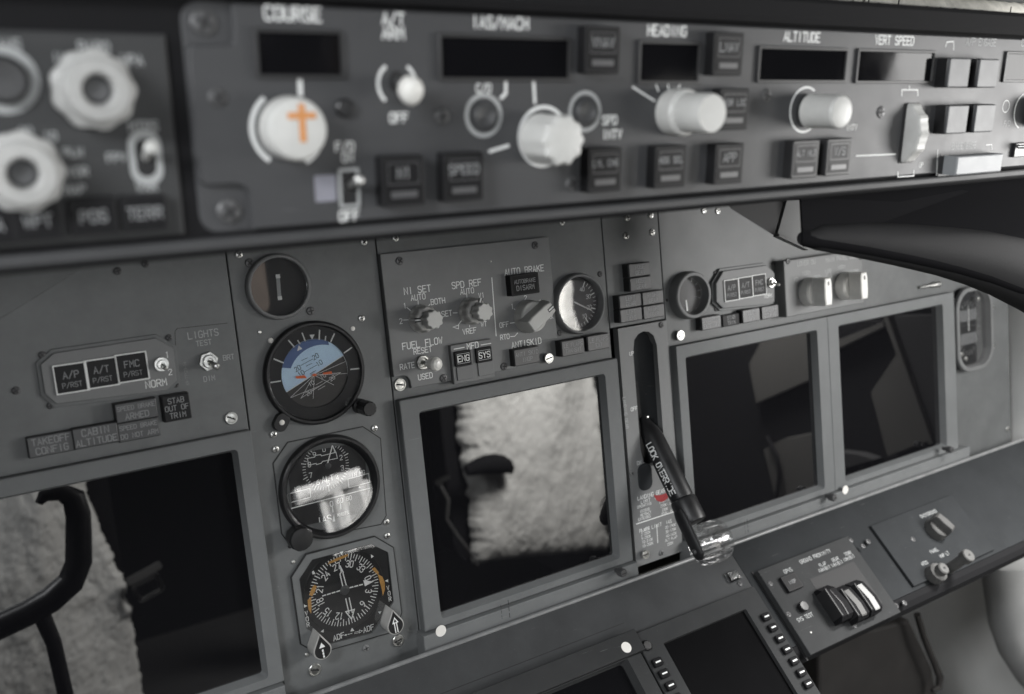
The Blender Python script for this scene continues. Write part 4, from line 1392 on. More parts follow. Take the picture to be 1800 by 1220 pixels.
u, v = MP.at(1704, 577, 3)
ck = thing('clock', 'oblong rounded clock in the panel at far right', 'clock', MP, u, v, 7.3)
wck, hck = 70, 96
part('bezel', B().frame(rrect(wck, hck, 24, 8), rrect(wck - 9, hck - 9, 21, 8), -1, 3.5, .8, rrect(wck - 14, hck - 14, 19, 8), -6), 'module_paint', ck)
part('face', B().prism(rrect(wck - 14.2, hck - 14.2, 19, 8), -7, -5.6), 'lamp_lens', ck)
b = B()
for k in range(24):
    a = 2 * math.pi * k / 24
    b.stroke([(19 * math.cos(a), 27 * math.sin(a)), (22 * math.cos(a), 31 * math.sin(a))], 1.0, -5.5)
part('dial_marks', b, 'grey_print', ck, flat=True)
part('counter_window', B().prism(rrect(32, 13, 2, cy=15), -5.6, -5.2), 'dim_print', ck)
part('counter_window', B().prism(rrect(32, 13, 2, cy=-12), -5.6, -5.2), 'dim_print', ck)
part('needle', B().prism([(-.9, -3), (.9, -3), (.4, 26), (-.4, 26)], -5.1, -4.7), 'white_print', ck)
pane(ck, rrect(wck - 12, hck - 12, 20, 8), -2.4)
for px, py in ((1670.6, 533), (1736, 518.7), (1673, 640), (1739.4, 622)):
    stud(fop, *MP.at(px, py), r=3.0, material='white_dot')
for px, py in ((1732, 532), (1736, 540), (1738, 608), (1733, 616), (1683, 622), (1690, 630), (1712, 525)):
    a_, d_ = MP.pts([(px, py)], 3, (u, v))[0]
    part('push_pin', B().lathe([(2.6, -.5), (2.6, 1.2), (1.8, 1.8)], 14), 'steel', ck, (a_, d_, .6))

# ================================================================ GLARESHIELD
gs = thing('glareshield', 'dark glareshield beam that carries the upper control panels', 'glareshield', GP)
b = B()
sec = [(14, -16), (14, 3), (11.5, 5.2), (4, 5.4), (1.2, 4), (.6, -3), (-81, -3), (-81.5, -1), (-83, .6), (-86.2, .6), (-87.5, -1), (-88, -4), (-88, -40), (-60, -60), (8, -60)]
b.loops([[(x_, y_, z) for y_, z in sec] for x_ in (-620, 560)])
part('beam', b, 'matte_black', gs)
b = B()
b.loops([[(x_, y_, z) for y_, z in ((-81.2, -2.9), (-81.4, 1.6), (-82.2, 2.2), (-84.6, 1.9), (-85.4, 1.0), (-85.4, -2.0))] for x_ in (-620, 560)])
part('lower_rail', b, 'rail_paint', gs)
# underside back to the panel
b = B()
o = GP.o
rel = lambda y, z: ((Vector((0, y, z)) - o).dot(GP.ey), (Vector((0, y, z)) - o).dot(GP.ez))
b.loops([[(x_, *rel(y, z)) for y, z in ((150, 262), (135, 262), (135, -12), (190, -12))] for x_ in (-620, 900)])
part('underside', b, 'matte_black', gs)

pad = thing('shield_pad', 'black padded lower lip of the glareshield at upper right', 'pad', MP)
PZ = 245
low = MP.pts([(1411, 428), (1418, 433), (1450, 438), (1520, 449), (1600, 464), (1680, 481), (1740, 498), (1800, 520), (1860, 548), (1900, 570)], PZ)
b = B()
rings = []
for dz, f in ((-9, 5), (-8, 1.5), (-6, 0), (-3, 0), (0, 1.0), (3, 3.2), (4, 6.5), (3, 10), (1, 13.5), (-2, 17), (-4, 22)):
    rings.append([(x_, y_ + f * (.55 + .45 * i / 9), PZ + dz * min(1, .1 + i * .4)) for i, (x_, y_) in enumerate(low)] + [(low[-1][0], 140, PZ + dz * .5), (low[0][0], 140, PZ + dz * .1)])
b.loops(rings)
part('pad', b, 'pad_vinyl', pad, smooth=50)
part('pad_roll', B().tube([(x_, y_ + r_ * .92, PZ - r_ * .55) for (x_, y_), r_ in zip(low[1:], (5, 8, 11, 14, 17, 20, 23, 26, 28))], [4, 8, 11, 14, 17, 20, 23, 26, 28], 28, sy=1), 'roll_vinyl', pad, smooth=50)
br = thing('support_bracket', 'grey sheet metal bracket between panel and black pad', 'bracket', MP)
q = MP.pts([(1383, 350), (1418, 350), (1414, 434), (1366, 411)], 90)
part('bracket', B().prism(inset(q, .3), 87, 90, .5), 'bracket_grey', br)
q2 = MP.pts([(1366, 411), (1414, 434), (1418, 440), (1366, 416)], 90)
part('flange', B().prism(q2, 86, 92, .3), 'bracket_grey', br)

# windscreen sill beyond the glareshield
tr = thing('sill_trim', 'cream woven trim strip along the windscreen sill, top right', 'trim', MP)
b = B()
sec = []
n = 280
rings = []
for k in range(n):
    x_ = -640 + 1440 * k / (n - 1)
    rr = 1 + .05 * math.sin(k * 2.1) + random.uniform(-.04, .04)
    rings.append([(x_, 272.5 + 10.5 * math.sin(a) * rr, 150 + 8 * math.cos(a) * rr) for a in [2 * math.pi * j / 16 for j in range(16)]])
b.loops(rings)
part('trim', b, 'trim_cream', tr)
b = B()
for k in range(100):
    x_ = -560 + 13 * k + random.uniform(-8, 8)
    tw_ = random.uniform(10, 30)
    pts_ = [(x_ + t_ * tw_, 272.5 + 10.8 * math.sin(a), 150 + 8.4 * math.cos(a)) for t_, a in ((f / 6, R(-75 + 150 * f / 6)) for f in range(7))]
    b.tube(pts_[:random.choice((3, 4, 5))], random.uniform(.25, .6), 6)
part('stitching', b, 'footwell_brown', tr, kind='stuff')
wf = thing('windscreen_frame', 'plain grey windscreen frame above the cream trim', 'frame', MP)
part('frame', B().prism([(-650, 284), (900, 284), (900, 520), (-650, 520)], 96, 130, 2), 'frame_grey', wf)

# ================================================================ MODE CONTROL PANEL
mc = thing('mode_control_panel', 'long grey control panel with white knobs across the top', 'control panel', GP)
X0, X1 = -202.0, 330.0
part('base_plate', B().prism(rrect(X1 - X0, 80, 7, 6, (X0 + X1) / 2, -40), -6, -2.6, .8), 'shield_paint', mc)
n0 = GP.at(409, 40, 0)[0]; n1 = GP.at(443, 380, 0)[0]; ty = GP.at(360, 76, 0)[1]; ly = GP.at(400, 326, 0)[1]
po = [(X1, -79.5), (n1, -79.5), (n1 - .4, ly - 3.2), (n1 - 2, ly - 1), (n1 - 5, ly), (X0 + 3, ly), (X0 + .8, ly + 2), (X0 + .8, ty - 3), (X0 + 2.4, ty - .6), (n0 - 1, ty), (n0, ty + 1.5), (n0, -.5), (X1, -.5)]
part('face_plate', B().prism(po, -2.6, 0, .9), 'shield_paint', mc)


def gpt(px, py, w=0.0):
    return GP.at(px, py, w)


for px, py in ((358, 40), (403, 372)):
    screw(mc, *gpt(px, py, -2.6), -2.6, r=4.6)
for px, py in ((383, 172), (777, 205), (1005, 323), (1347, 168), (1548, 197)):
    screw(mc, *gpt(px, py), -.4, 'dark', 3.4)


def window(parent, px0, py0, px1, py1, tray=2.6, z=0.0):
    a_, d_ = gpt(px0, py0, z), gpt(px1, py1, z)
    w, h = d_[0] - a_[0], a_[1] - d_[1]
    mx, my = (a_[0] + d_[0]) / 2, (a_[1] + d_[1]) / 2
    f = part('window_frame', B().frame(rrect(w, h, .8), rrect(w - tray, h - tray, .4), 0, 1.4, .3, rrect(w - tray - .6, h - tray - .6, .3), .2), 'lamp_body', parent, (mx, my, z))
    part('window', B().prism(rrect(w - tray - .3, h - tray - .3, .3), .05, .35), 'window_glass', f)
    return f


for w4 in ((443, 48, 606, 139), (768, 58, 1001, 143), (1121, 70, 1227, 148), (1332, 80, 1484, 146), (1506, 85, 1636, 147), (1767, 90, 1880, 145)):
    window(mc, *w4)
LB = [('COURSE', 515, 24, 4.6), ('A/T', 691, 33, 4.2), ('ARM', 691, 58, 4.2), ('OFF', 701, 207, 3.6), ('IAS/MACH', 880, 40, 4.4), ('HEADING', 1173, 54, 4.4), ('ALTITUDE', 1410, 65, 4.4), ('VERT SPEED', 1573, 71, 4.4), ('F/D', 606, 258, 3.4), ('ON', 611, 277, 3.2), ('OFF', 614, 379, 3.8), ('C/O', 850, 155, 3.2), ('SPD', 1072, 211, 3.8), ('INTV', 1076, 236, 3.8), ('INTV', 1497, 224, 3.0), ('DN', 1611, 185, 2.6), ('UP', 1619, 290, 2.6)]
for s, px, py, h in LB:
    q = gpt(px, py)
    letters(mc, [(s, q[0], q[1], h, 'c', 0, .17)], label='blurred white lettering ' + s)
letters(mc, [('A/P ENGAGE', *gpt(1725, 74), 4.0)], 'grey_print')
letters(mc, [('DISENGAGE', *gpt(1695, 256), 3.6)], 'grey_print')
letters(mc, [('COURSE', *gpt(1810, 76), 4.0, 'c'), ('F/D', *gpt(1770, 217), 3.2)], 'grey_print')


def arc_pts(cx_, cy_, r, a0, a1, n=28):
    return [(cx_ + r * math.cos(R(a0 + (a1 - a0) * k / n)), cy_ + r * math.sin(R(a0 + (a1 - a0) * k / n))) for k in range(n + 1)]


kc = gpt(507, 226)
q = gpt(698, 148)
lines(mc, [(arc_pts(*kc, 13.6, 130, 232), 1.7, .08), (arc_pts(*kc, 13.6, -62, -40, 8), 1.7, .09), ([gpt(527, 142), gpt(528, 166)], 1.7, .1),
           (arc_pts(*q, 8.0, 128, 226), 1.3, .08), (arc_pts(*q, 8.0, -46, 52), 1.3, .09),
           ([gpt(889, 143), gpt(889, 164), gpt(881, 172)], 1.4, .08), ([gpt(938, 143), gpt(940, 180)], 1.4, .09), ([gpt(861, 266), gpt(893, 256)], 1.4, .1), ([gpt(1112, 153), gpt(1150, 177)], .9, .11),
           ([gpt(1152, 146), gpt(1157, 160)], .8, .12), ([gpt(1174, 148), gpt(1175, 158)], .8, .12), ([gpt(1195, 147), gpt(1192, 158)], .8, .12), ([gpt(1505, 274), gpt(1574, 271)], .8, .08),
           ([gpt(1585, 168), gpt(1585, 158), gpt(1613, 158), gpt(1613, 168)], .7, .09), ([gpt(1578, 302), gpt(1578, 311), gpt(1606, 309), gpt(1606, 300)], .7, .1), ([gpt(1598, 151), gpt(1599, 158)], .6, .11),
           ([gpt(1662, 82), gpt(1664, 74), gpt(1676, 73), gpt(1676, 88)], .6, .12), ([gpt(1646, 308), gpt(1648, 264)], .6, .13), ([gpt(1733, 255), gpt(1743, 254), gpt(1743, 263)], .6, .14)])


def ring_mark(px, py, ro, ri, dark=True):
    q = gpt(px, py)
    o_ = part('recess_ring', B().frame(circ(ro, 36), circ(ri, 36), 0, .25), 'grey_print', mc, (q[0], q[1], 0))
    part('push_button', B().lathe([(ri * .78, 0), (ri * .78, 1.6), (ri * .62, 2.2), (ri * .5, 1.8), (ri * .1, 1.4)], 28), 'shield_paint' if not dark else 'lamp_lens', o_)


ring_mark(850, 203, 9.0, 7.2)
ring_mark(1028, 196, 9.0, 7.2)
q = gpt(955, 240)
part('recess_ring', B().frame(circ(13.2, 40), circ(11.6, 40), 0, .25), 'white_print', mc, (q[0], q[1], 0))
lines(mc, [(arc_pts(*gpt(1415, 193), 11.3, 60, 300), 1.1, .1), (arc_pts(*gpt(1768, 187), 3.6, 0, 360), .6, .12), (arc_pts(*gpt(1800, 195), 11, 110, 250), 1.0, .13)], name='knob_ring')


def plain_knob(parent, px, py, r, length, label, flute=0, tiers=None, z=0, material='white_knob'):
    q = gpt(px, py, z)
    prof = tiers or [(r * .7, 0), (r * .7, 1.2), (r * 1.02, 1.8), (r, 3), (r * .97, length - 1.6), (r * .9, length - .4), (r * .8, length), (r * .2, length + .1)]
    return part('knob', B().lathe(prof, 64, fl=(lambda a, zz: 1 + (.06 * math.cos(flute * a) if zz > 3 else 0)) if flute else None), material, parent, (q[0], q[1], z), label=label)


k = plain_knob(mc, 507, 226, 11.4, 11, 'white course knob with a cross of orange tape')
b = B()
q = Vector(gpt(531, 208, 11.2)) - Vector(gpt(507, 226))
b.box(q.x - 1.15, q.x + 1.15, q.y - 8.3, q.y + 5.0, 11.1, 11.4)
b.box(q.x - 5.2, q.x - 1.2, q.y - .2, q.y + 2.1, 11.1, 11.38)
b.box(q.x + 1.2, q.x + 5.2, q.y - .2, q.y + 2.1, 11.1, 11.38)
part('tape_cross', b, 'orange_tape', k)
plain_knob(mc, 946, 243, 10.4, 20, 'white scalloped speed knob', 10)
plain_knob(mc, 1182, 197, 10, 27, 'long white heading knob with wider base', tiers=[(10.6, 0), (10.8, 2), (10.6, 9), (9.8, 10.2), (8.9, 10.6), (8.9, 25), (8.2, 26.6), (2, 26.8)])
plain_knob(mc, 1420, 195, 8.6, 22, 'plain white altitude knob')
plain_knob(mc, 1812, 196, 9.5, 12, 'white knob cut by the right picture edge')
# autothrottle arm switch
q = gpt(697, 143)
sw = part('switch_slot', B().prism(rrect(5, 8, 2.3), 0, .3), 'seam_black', mc, (q[0], q[1], 0))
tip = Vector((1.2, -4.0, 12))
part('switch_stem', B().tube([(0, 0, 0), tip * .5], [1.6, 1.6], 12, up=(1, 0, 0)), 'dark_metal', sw)
part('switch_bulb', B().tube([tip * f for f in (.42, .48, .62, .82, 1.0, 1.12, 1.18)], [1.8, 3.0, 4.2, 4.7, 4.5, 3.2, 1.0], 20, up=(1, 0, 0), sx=1.15), 'white_bulb', sw)
q = gpt(605, 190)
part('black_lamp', B().lathe([(3.6, 0), (3.6, 1.6), (3, 2.1), (1, 2.2)], 24), 'black_plastic', mc, (q[0], q[1], 0))
# flight director switch
q = gpt(613, 330)
f = part('switch_frame', B().frame(rrect(8.4, 15, .8), rrect(6.4, 12.6, .5), 0, .9), 'grey_print', mc, (q[0], q[1], 0))
part('switch_slot', B().prism(rrect(6.4, 12.6, .5), 0, .2), 'seam_black', f)
part('switch_lever', B().tube([(0, 0, 0), (.6, 2.8, 5), (.9, 4, 9), (.9, 4.1, 9.6)], [1.2, 1.5, 1.9, 1], 12, up=(1, 0, 0)), 'bright_steel', f)
q = gpt(572, 331)
part('tape_patch', B().prism(rrect(8.5, 10, .6), 0, .3), 'lilac_tape', mc, (q[0], q[1], 0))
q = gpt(1786, 262)
f = part('switch_frame', B().box(-5, 9, -5, 4, 0, 2.2, .5), 'black_plastic', mc, (q[0], q[1], 0))
part('switch_lever', B().tube([(-1, 1.5, 1), (2, 2, 8), (2.2, 2.1, 9)], [1.2, 1.6, .8], 12), 'bright_steel', f)
# push buttons
for s, px, py, w, h in (('N1', 710, 318, 18.5, 19.5), ('SPEED', 816, 311, 18.5, 19.5), ('VNAV', 1060, 88, 19, 19.5), ('LVL CHG', 1064, 299, 19, 19.5), ('HDG SEL', 1179, 293, 19.5, 19.5), ('LNAV', 1281, 95, 19.5, 19.5), ('VOR LOC', 1291, 192, 19.5, 19.5), ('APP', 1282, 288, 19.5, 19.5)):
    q = gpt(px, py, 6)
    push_cap(mc, q[0], q[1], 0, w, h, 6, [s], bar=True, th=4.0, label='black square push button ' + s)
for s, px, py in (('ALT HLD', 1416, 280), ('V/S', 1475, 276)):
    q = gpt(px, py, 6)
    push_cap(mc, q[0], q[1], 0, 20, 19.5, 6, [s], bar=True, th=4.0, body='lamp_body', face='button_body', pm='dim_print', label='dark grey push button ' + s)
for s, px, py in (('upper left', 1686, 128), ('upper right', 1737, 129), ('lower left', 1683, 210), ('lower right', 1731, 208)):
    q = gpt(px, py, 8)
    o_ = part('button', B().prism(rrect(20.5, 16.5, .8), 0, 7, .5), 'black_plastic', mc, (q[0], q[1], 0), label='grey faced autopilot button, ' + s + ' of four')
    part('button_face', B().prism(rrect(20, 16, .8), 7, 8.2, .5), 'grey_button', o_)
q = gpt(1712, 288, 5)
o_ = part('disengage_bar', B().box(-24, 24, -5.6, 5.6, 0, 9, .8), 'bar_grey', mc, (q[0], q[1], 0), label='pale flat disengage bar at lower right')
part('bar_recess', B().box(-28, 30, -7.2, 6.8, -.1, .2), 'lamp_body', mc, (q[0], q[1], 0))
# vertical speed wheel
q = gpt(1597, 234)
f = part('wheel_slot', B().prism(rrect(14, 34, 1), 0, .25), 'seam_black', mc, (q[0], q[1], 0))
b = B()
b.lathe([(16, -5), (18.6, -4.6), (19.4, -3.5), (19.4, 3.5), (18.6, 4.6), (16, 5)], 72, fl=lambda a, zz: 1 + (.04 if math.cos(14 * a) > .45 else 0))
b.move(Matrix.Translation((0.5, 0, -9.5)) @ Matrix.Rotation(R(90), 4, 'Y'))
part('thumb_wheel', b, 'white_knob', f)

# ================================================================ EFIS CONTROL PANEL (left)
ef = thing('display_control_panel', 'darker control panel with two white knobs at far left, strongly blurred', 'control panel', GP)
EW = -1.5
er = GP.at(308, 230, EW)[0]
part('face_plate', B().box(-420, er, -79.5, -11.5, -8, EW, 1.0), 'efis_paint', ef)
b = B()


def ep(px, py, w=EW):
    return GP.at(px, py, w)


def efis_knob(px, py, label):
    q = ep(px, py, 6)
    k_ = part('knob', B().lathe([(9, 0), (12.2, .8), (12.6, 2), (12.4, 6.5), (11.6, 7.2), (10.2, 7.6), (10, 13), (9.2, 14), (5.6, 14.2), (4.8, 13.2), (4.6, 9.5)], 60, fl=lambda a, zz: 1 + (.035 * math.cos(9 * a) if .5 < zz < 7 else 0)), 'aged_knob', ef, (q[0], q[1], EW), label=label)
    part('knob_core', B().lathe([(4.6, 9.0), (4.5, 10.2), (3.4, 10.6), (.5, 10.4)], 28), 'lamp_lens', k_)


efis_knob(168, 158, 'white double knob with a grey centre, upper of two')
efis_knob(38, 304, 'white double knob with a grey centre, lower of two')
q = ep(5, 140)
o_ = part('recess_ring', B().frame(circ(10.5, 36), circ(7.6, 36), 0, .3), 'grey_print', ef, (q[0], q[1], EW))
part('push_button', B().lathe([(7.4, 0), (7.4, 3), (6, 3.6), (1, 3.4)], 28), 'black_plastic', o_)
for s, px, py, h in (('BARO', 165, 83, 3.6), ('IN', 105, 102, 3.4), ('HPA', 232, 106, 3.6), ('MINS', 8, 78, 3.4), ('MTRS', 252, 222, 3.6), ('FPV', 205, 277, 3.2), ('WXR', 258, 328, 3.6), ('PLN', 128, 268, 3.0), ('VOR', 137, 302, 3.2), ('MAP', 132, 333, 3.2), ('10', 88, 240, 3.0), ('20', 45, 232, 3.0)):
    q = ep(px, py)
    letters(ef, [(s, q[0], q[1], h * .86, 'c', 0, .18, EW + .08)], 'grey_print')
q = ep(256, 277)
f = part('switch_frame', B().frame(rrect(10.6, 19, 5.2, 8), rrect(6.6, 13, 3.2, 8), 0, .5), 'grey_print', ef, (q[0], q[1], EW))
part('switch_slot', B().prism(rrect(6.6, 13, 3.2, 8), 0, .15), 'seam_black', f)
part('switch_lever', B().tube([(0, 0, 0), (.3, 3, 5), (.4, 4, 9), (.4, 4.1, 9.6)], [1.2, 1.6, 2.2, 1.2], 12, up=(1, 0, 0)), 'pale_cap', f)
for s, px, py in (('WPT', 66, 388), ('POS', 164, 380), ('TERR', 254, 374), ('STA', -20, 396)):
    q = ep(px, py, 2)
    push_cap(ef, q[0], q[1], EW, 15, 12, 4, [s], th=3.8, pm='dim_print', label='dark square button ' + s)

# ================================================================ LOWER CONSOLE INSTRUMENTS


def lq(px, py, w=0.0):
    return LP.at(px, py, w)


# lower display
u0 = lq(1112, 1108, 8)[0]; v0 = lq(1112, 1108, 8)[1]
ld = thing('display_unit', 'partly visible lower display with pale sticker at the bottom edge', 'display', LP, u0, v0)
part('upper_rail', B().box(-206, 0, -18, 0, 0, 12, .7), 'lower_paint_shaded', ld)
gR = lq(1092, 1167, 1)[0] - u0
gT = lq(1092, 1166, 1)[1] - v0
po = rrect(200, 180, 1, 4, -103, -18.2 - 90)
pi = rrect(174, 162, 4, 4, gR - 84, gT - 78.5)
pn = rrect(170, 157, 3, 4, gR - 85, gT - 79.5)
part('bezel', B().frame(po, pi, 0, 8, .6, pn, 1), 'lower_paint_shaded', ld, smooth=20)
part('screen', B().prism(rrect(170.4, 157.4, 3, 4, gR - 85, gT - 79.5), -.2, 1.2), 'screen_glass', ld)
q = lq(1101, 1138, 12)
part('round_sticker', B().prism(circ(4.4, 24), 12, 12.15), 'white_dot', ld, (q[0] - u0, q[1] - v0, 0))
b = B()
for px, py in ((986, 1163), (1002, 1167), (1010, 1181)):
    a_ = lq(px, py, 12)
    b.stroke([(a_[0] - u0, a_[1] - v0), (a_[0] - u0 + .3, a_[1] - v0 - 3)], .5, 12.06)
part('dashed_marks', b, 'seam_black', ld, flat=True)

# control display unit
cu = lq(1163, 1133, 2)
cd = thing('control_display_unit', 'keyed control display unit with dark screen and white-dashed side keys', 'display', LP, *cu)
cw = lq(1310, 1076, 2)[0] - cu[0]
po = rrect(cw + 44, 175, 2, 4, cw / 2, -72)
pi = rrect(cw, 92, 1.2, 4, cw / 2, -46)
part('face_plate', B().frame(po, pi, 0, 5, .6, rrect(cw - 1, 91, 1, 4, cw / 2, -46), 1), 'lower_paint_shaded', cd, smooth=20)
part('screen', B().prism(rrect(cw - .6, 91.4, 1, 4, cw / 2, -46), -.2, 1.4), 'antiglare_screen', cd)
for s, lst in ((-1, [(1157, 1163), (1168.5, 1183), (1180, 1204), (1191, 1226)]), (1, [(1348, 1083), (1360, 1102), (1372.5, 1121), (1384.5, 1140.5), (1397.5, 1160.5), (1410, 1181), (1422, 1201)])):
    for px, py in lst:
        q = lq(px, py, 8)
        k_ = part('line_key', B().prism(rrect(9, 6.6, 1.2), 4.6, 8, .6), 'key_black', cd, (q[0] - cu[0], q[1] - cu[1], 0))
        part('key_dash', B().box(-2.6, 2.6, -.6, .6, 8, 8.1), 'white_print', k_)
for px, py in ((1128, 1118), (1305, 1022), (1325, 1043)):
    q = lq(px, py, 5)
    screw(cd, q[0] - cu[0], q[1] - cu[1], 0, 'dark', 2.6)
q = lq(1135, 1137, 3)
part('corner_latch', B().lathe([(4.5, 0), (4.5, 6), (3.5, 7)], 18), 'black_plastic', cd, (q[0] - cu[0], q[1] - cu[1], 0))
q = lq(1290, 1012, 3)
gv = thing('glass_stub', 'small clear plastic stub on the console below the lever wheel', 'cap', LP, *q)
part('stub', B().prism(rrect(13, 9, 2), 0, 4, 1.2), 'clear_plastic', gv)

# ground proximity module
a_, d_ = lq(1340, 1000, 6), lq(1572, 1078, 6)
gw, gh = lq(1520, 940, 6)[0] - a_[0], 0
pu, pv = a_[0] + 0, lq(1412, 1158, 6)[1]
ptop = lq(1340, 1000, 6)[1]
x_r = lq(1560, 1075, 6)[0]
xl = lq(1380, 1080, 6)[0]
gm = thing('switch_module', 'grey module with three guarded switches and a black push light, lower right', 'control module', LP, xl, pv)
GW_, GH_ = lq(1545, 1020, 6)[0] - xl, ptop - pv
part('face_plate', B().prism([(0, 0), (GW_, 0), (GW_, GH_), (0, GH_)], 0, 6, .7), 'lower_paint_shaded', gm)


def gq(px, py, w=6.0):
    p_ = lq(px, py, w)
    return (p_[0] - xl, p_[1] - pv)


part('edge_gap', B().box(-2.2, -.2, -2, GH_ + 2, -.3, .6), 'seam_black', gm)
for px, py in ((1354, 1026), (1386, 1080), (1496, 950), (1517, 960), (1502, 1100)):
    screw(gm, *gq(px, py), 5.6, 'dark', 2.6)
o_ = push_cap(gm, *gq(1392, 1023, 9), 6, 19, 15, 3.5, (), 'push_light')
part('lettering', text(B(), 'INOP', 0, 0, 3, z=3.72), 'dim_print', o_, flat=True)
letters(gm, [('GPWS', *gq(1385, 1003), 3.4, 'c', 0, .14, 6.08), ('GROUND PROXIMITY', *gq(1433, 978), 3.4, 'c', 0, .14, 6.08), ('FLAP', *gq(1446, 992), 3.0, 'c', 0, .14, 6.08), ('INHIBIT', *gq(1449, 1000), 3.0, 'c', 0, .14, 6.08), ('GEAR', *gq(1468, 983), 3.0, 'c', 0, .14, 6.08), ('INHIBIT', *gq(1471, 991), 3.0, 'c', 0, .14, 6.08), ('TERR', *gq(1490, 973), 3.0, 'c', 0, .14, 6.08), ('INHIBIT', *gq(1492, 981), 3.0, 'c', 0, .14, 6.08), ('SYS TEST', *gq(1415, 1085), 3.2, 'c', 0, .14, 6.08)], 'grey_print', label='pale lettering GROUND PROXIMITY and switch legends')
part('test_button', B().lathe([(4.6, 6), (4.6, 10), (4, 11), (1, 11.1)], 24), 'black_plastic', gm, (*gq(1411, 1067, 8), 0))
stud(gm, *gq(1425, 1112), 6, .9)
# recessed well with three guarded switches
q0, q1 = gq(1440, 1020), gq(1545, 1085)
wl = gq(1470, 1055)[0] - 10
b = B().box(wl - 4, wl + 58, 14, 58, 5.9, 6.2)
part('switch_well', b, 'seam_black', gm)
for i, (px, py, mm) in enumerate(((1470, 1058, 'black_plastic'), (1498, 1058, 'worn_knob'), (1521, 1048, 'guard_white'))):
    q = gq(px, py, 16)
    gd = part('switch_guard', B().loops([[(x_, y_, z) for y_, z in ((-17, 0), (-17, 9), (-14, 13.5), (-4, 14.5), (12, 11), (17, 5), (17, 0))] for x_ in (-7.5, 7.5)]), 'key_black', gm, (q[0], q[1], 6.2))
    part('guard_stripe', B().loops([[(x_, y_, z) for y_, z in ((-15, 13.4), (-13.8, 14.1), (-4, 15.0), (11, 11.8), (11, 11.2), (-4, 14.4), (-14, 13.4))] for x_ in ((-3.2, 3.2) if i else (-.6, .6))]), mm, gd)
    part('guard_rib', B().box(-7.6, -6.4, -13, 13, 0, 14.5), 'lamp_body', gd)
# lamp dimming module far right
a_ = lq(1535, 930, 3)
dm = thing('dimmer_module', 'plain grey module with three worn knobs at the far lower right', 'control module', LP, *a_)
part('face_plate', B().box(0, 135, -64, 4, 0, 3, .6), 'console_paint_shaded', dm)


def dq(px, py, w=3.0):
    p_ = lq(px, py, w)
    return (p_[0] - a_[0], p_[1] - a_[1])


for px, py in ((1526, 952), (1605, 948), (1575, 1065), (1590, 1060)):
    screw(dm, *dq(px, py), 2.6, 'dark', 2.8)
q = dq(1643, 932)
k_ = part('knob', B().lathe([(12, 0), (12, 3), (11.4, 9), (10, 10), (3, 10.2)], 40), 'worn_knob', dm, (*q, 3), 20, label='large worn grey bar knob')
b = B()
b.loops([[(x_ * s, y_ * s, z) for x_, y_ in ((-4.6, -11), (4.6, -11), (5.4, 0), (4.4, 11.5), (-4.4, 11.5), (-5.4, 0))] for s, z in ((1, 9), (.95, 16), (.8, 18), (.7, 18.4))])
part('handle', b, 'worn_knob', k_, smooth=25)
for px, py, r, L_, lab in ((1640, 1012, 9.5, 9, 'wide grey dimmer knob with small centre shaft'), (1668, 1000, 5.0, 22, 'slim grey dimmer knob standing tall')):
    q = dq(px, py)
    k_ = part('knob', B().lathe([(r, 0), (r, L_ * .5), (r * .96, L_), (r * .8, L_ + 1), (r * .3, L_ + 1.1)], 36, fl=lambda a, zz: 1 + .03 * math.cos(12 * a)), 'worn_knob', dm, (*q, 3), label=lab)
    part('knob_cap', B().lathe([(r * .62 if r > 6 else 6.6, L_ + .5), (r * .62 if r > 6 else 6.6, L_ + 7), (r * .5 if r > 6 else 5.8, L_ + 8), (1, L_ + 8.1)], 30), 'worn_knob', k_)
    part('set_screw', B().lathe([(1.2, L_ + 7.9), (1.2, L_ + 8.4)], 12), 'seam_black', k_)
letters(dm, [('BACKGROUND', *dq(1632, 903), 3.4, 'c', 0, .14, 3.08), ('PANEL', *dq(1642, 968), 3.2, 'c', 0, .14, 3.08), ('MAP LT', *dq(1660, 975), 3.2, 'c', 0, .14, 3.08), ('AFDS', *dq(1625, 990), 3.2, 'c', 0, .14, 3.08)], 'grey_print')

# footwell things seen below the right console
pc = MP.at(1540, 1180, -60)
rp = thing('rudder_pedal', 'dark brown pedal and black hoop in the shadow below the console', 'pedal', MP, *pc, -60)
part('pedal_plate', B().prism(MP.pts([(1440, 1128), (1600, 1090), (1640, 1175), (1655, 1260), (1440, 1260)], -60, pc), -30, 0, 4), 'footwell_brown', rp)
part('pedal_rim', B().tube([(*MP.pts([q_], -40, pc)[0], 20) for q_ in ((1612, 1080), (1624, 1120), (1640, 1160), (1652, 1190), (1650, 1208), (1638, 1214))], [4, 4, 4, 4.5, 4, 2.5], 12), 'footwell_brown', rp)
du = thing('air_duct', 'pale curved air duct against the side wall at lower right', 'duct', MP)
b = B().tube([(*MP.at(px, py, z), z) for px, py, z in ((1775, 980, -40), (1782, 1040, -40), (1790, 1090, -40), (1805, 1130, -36), (1830, 1165, -30), (1860, 1195, -25), (1910, 1225, -20))], [36, 36, 37, 38, 40, 42, 44], 24)
part('duct', b, 'duct_white', du)

# ================================================================ THINGS BEHIND THE CAMERA, seen in the glass


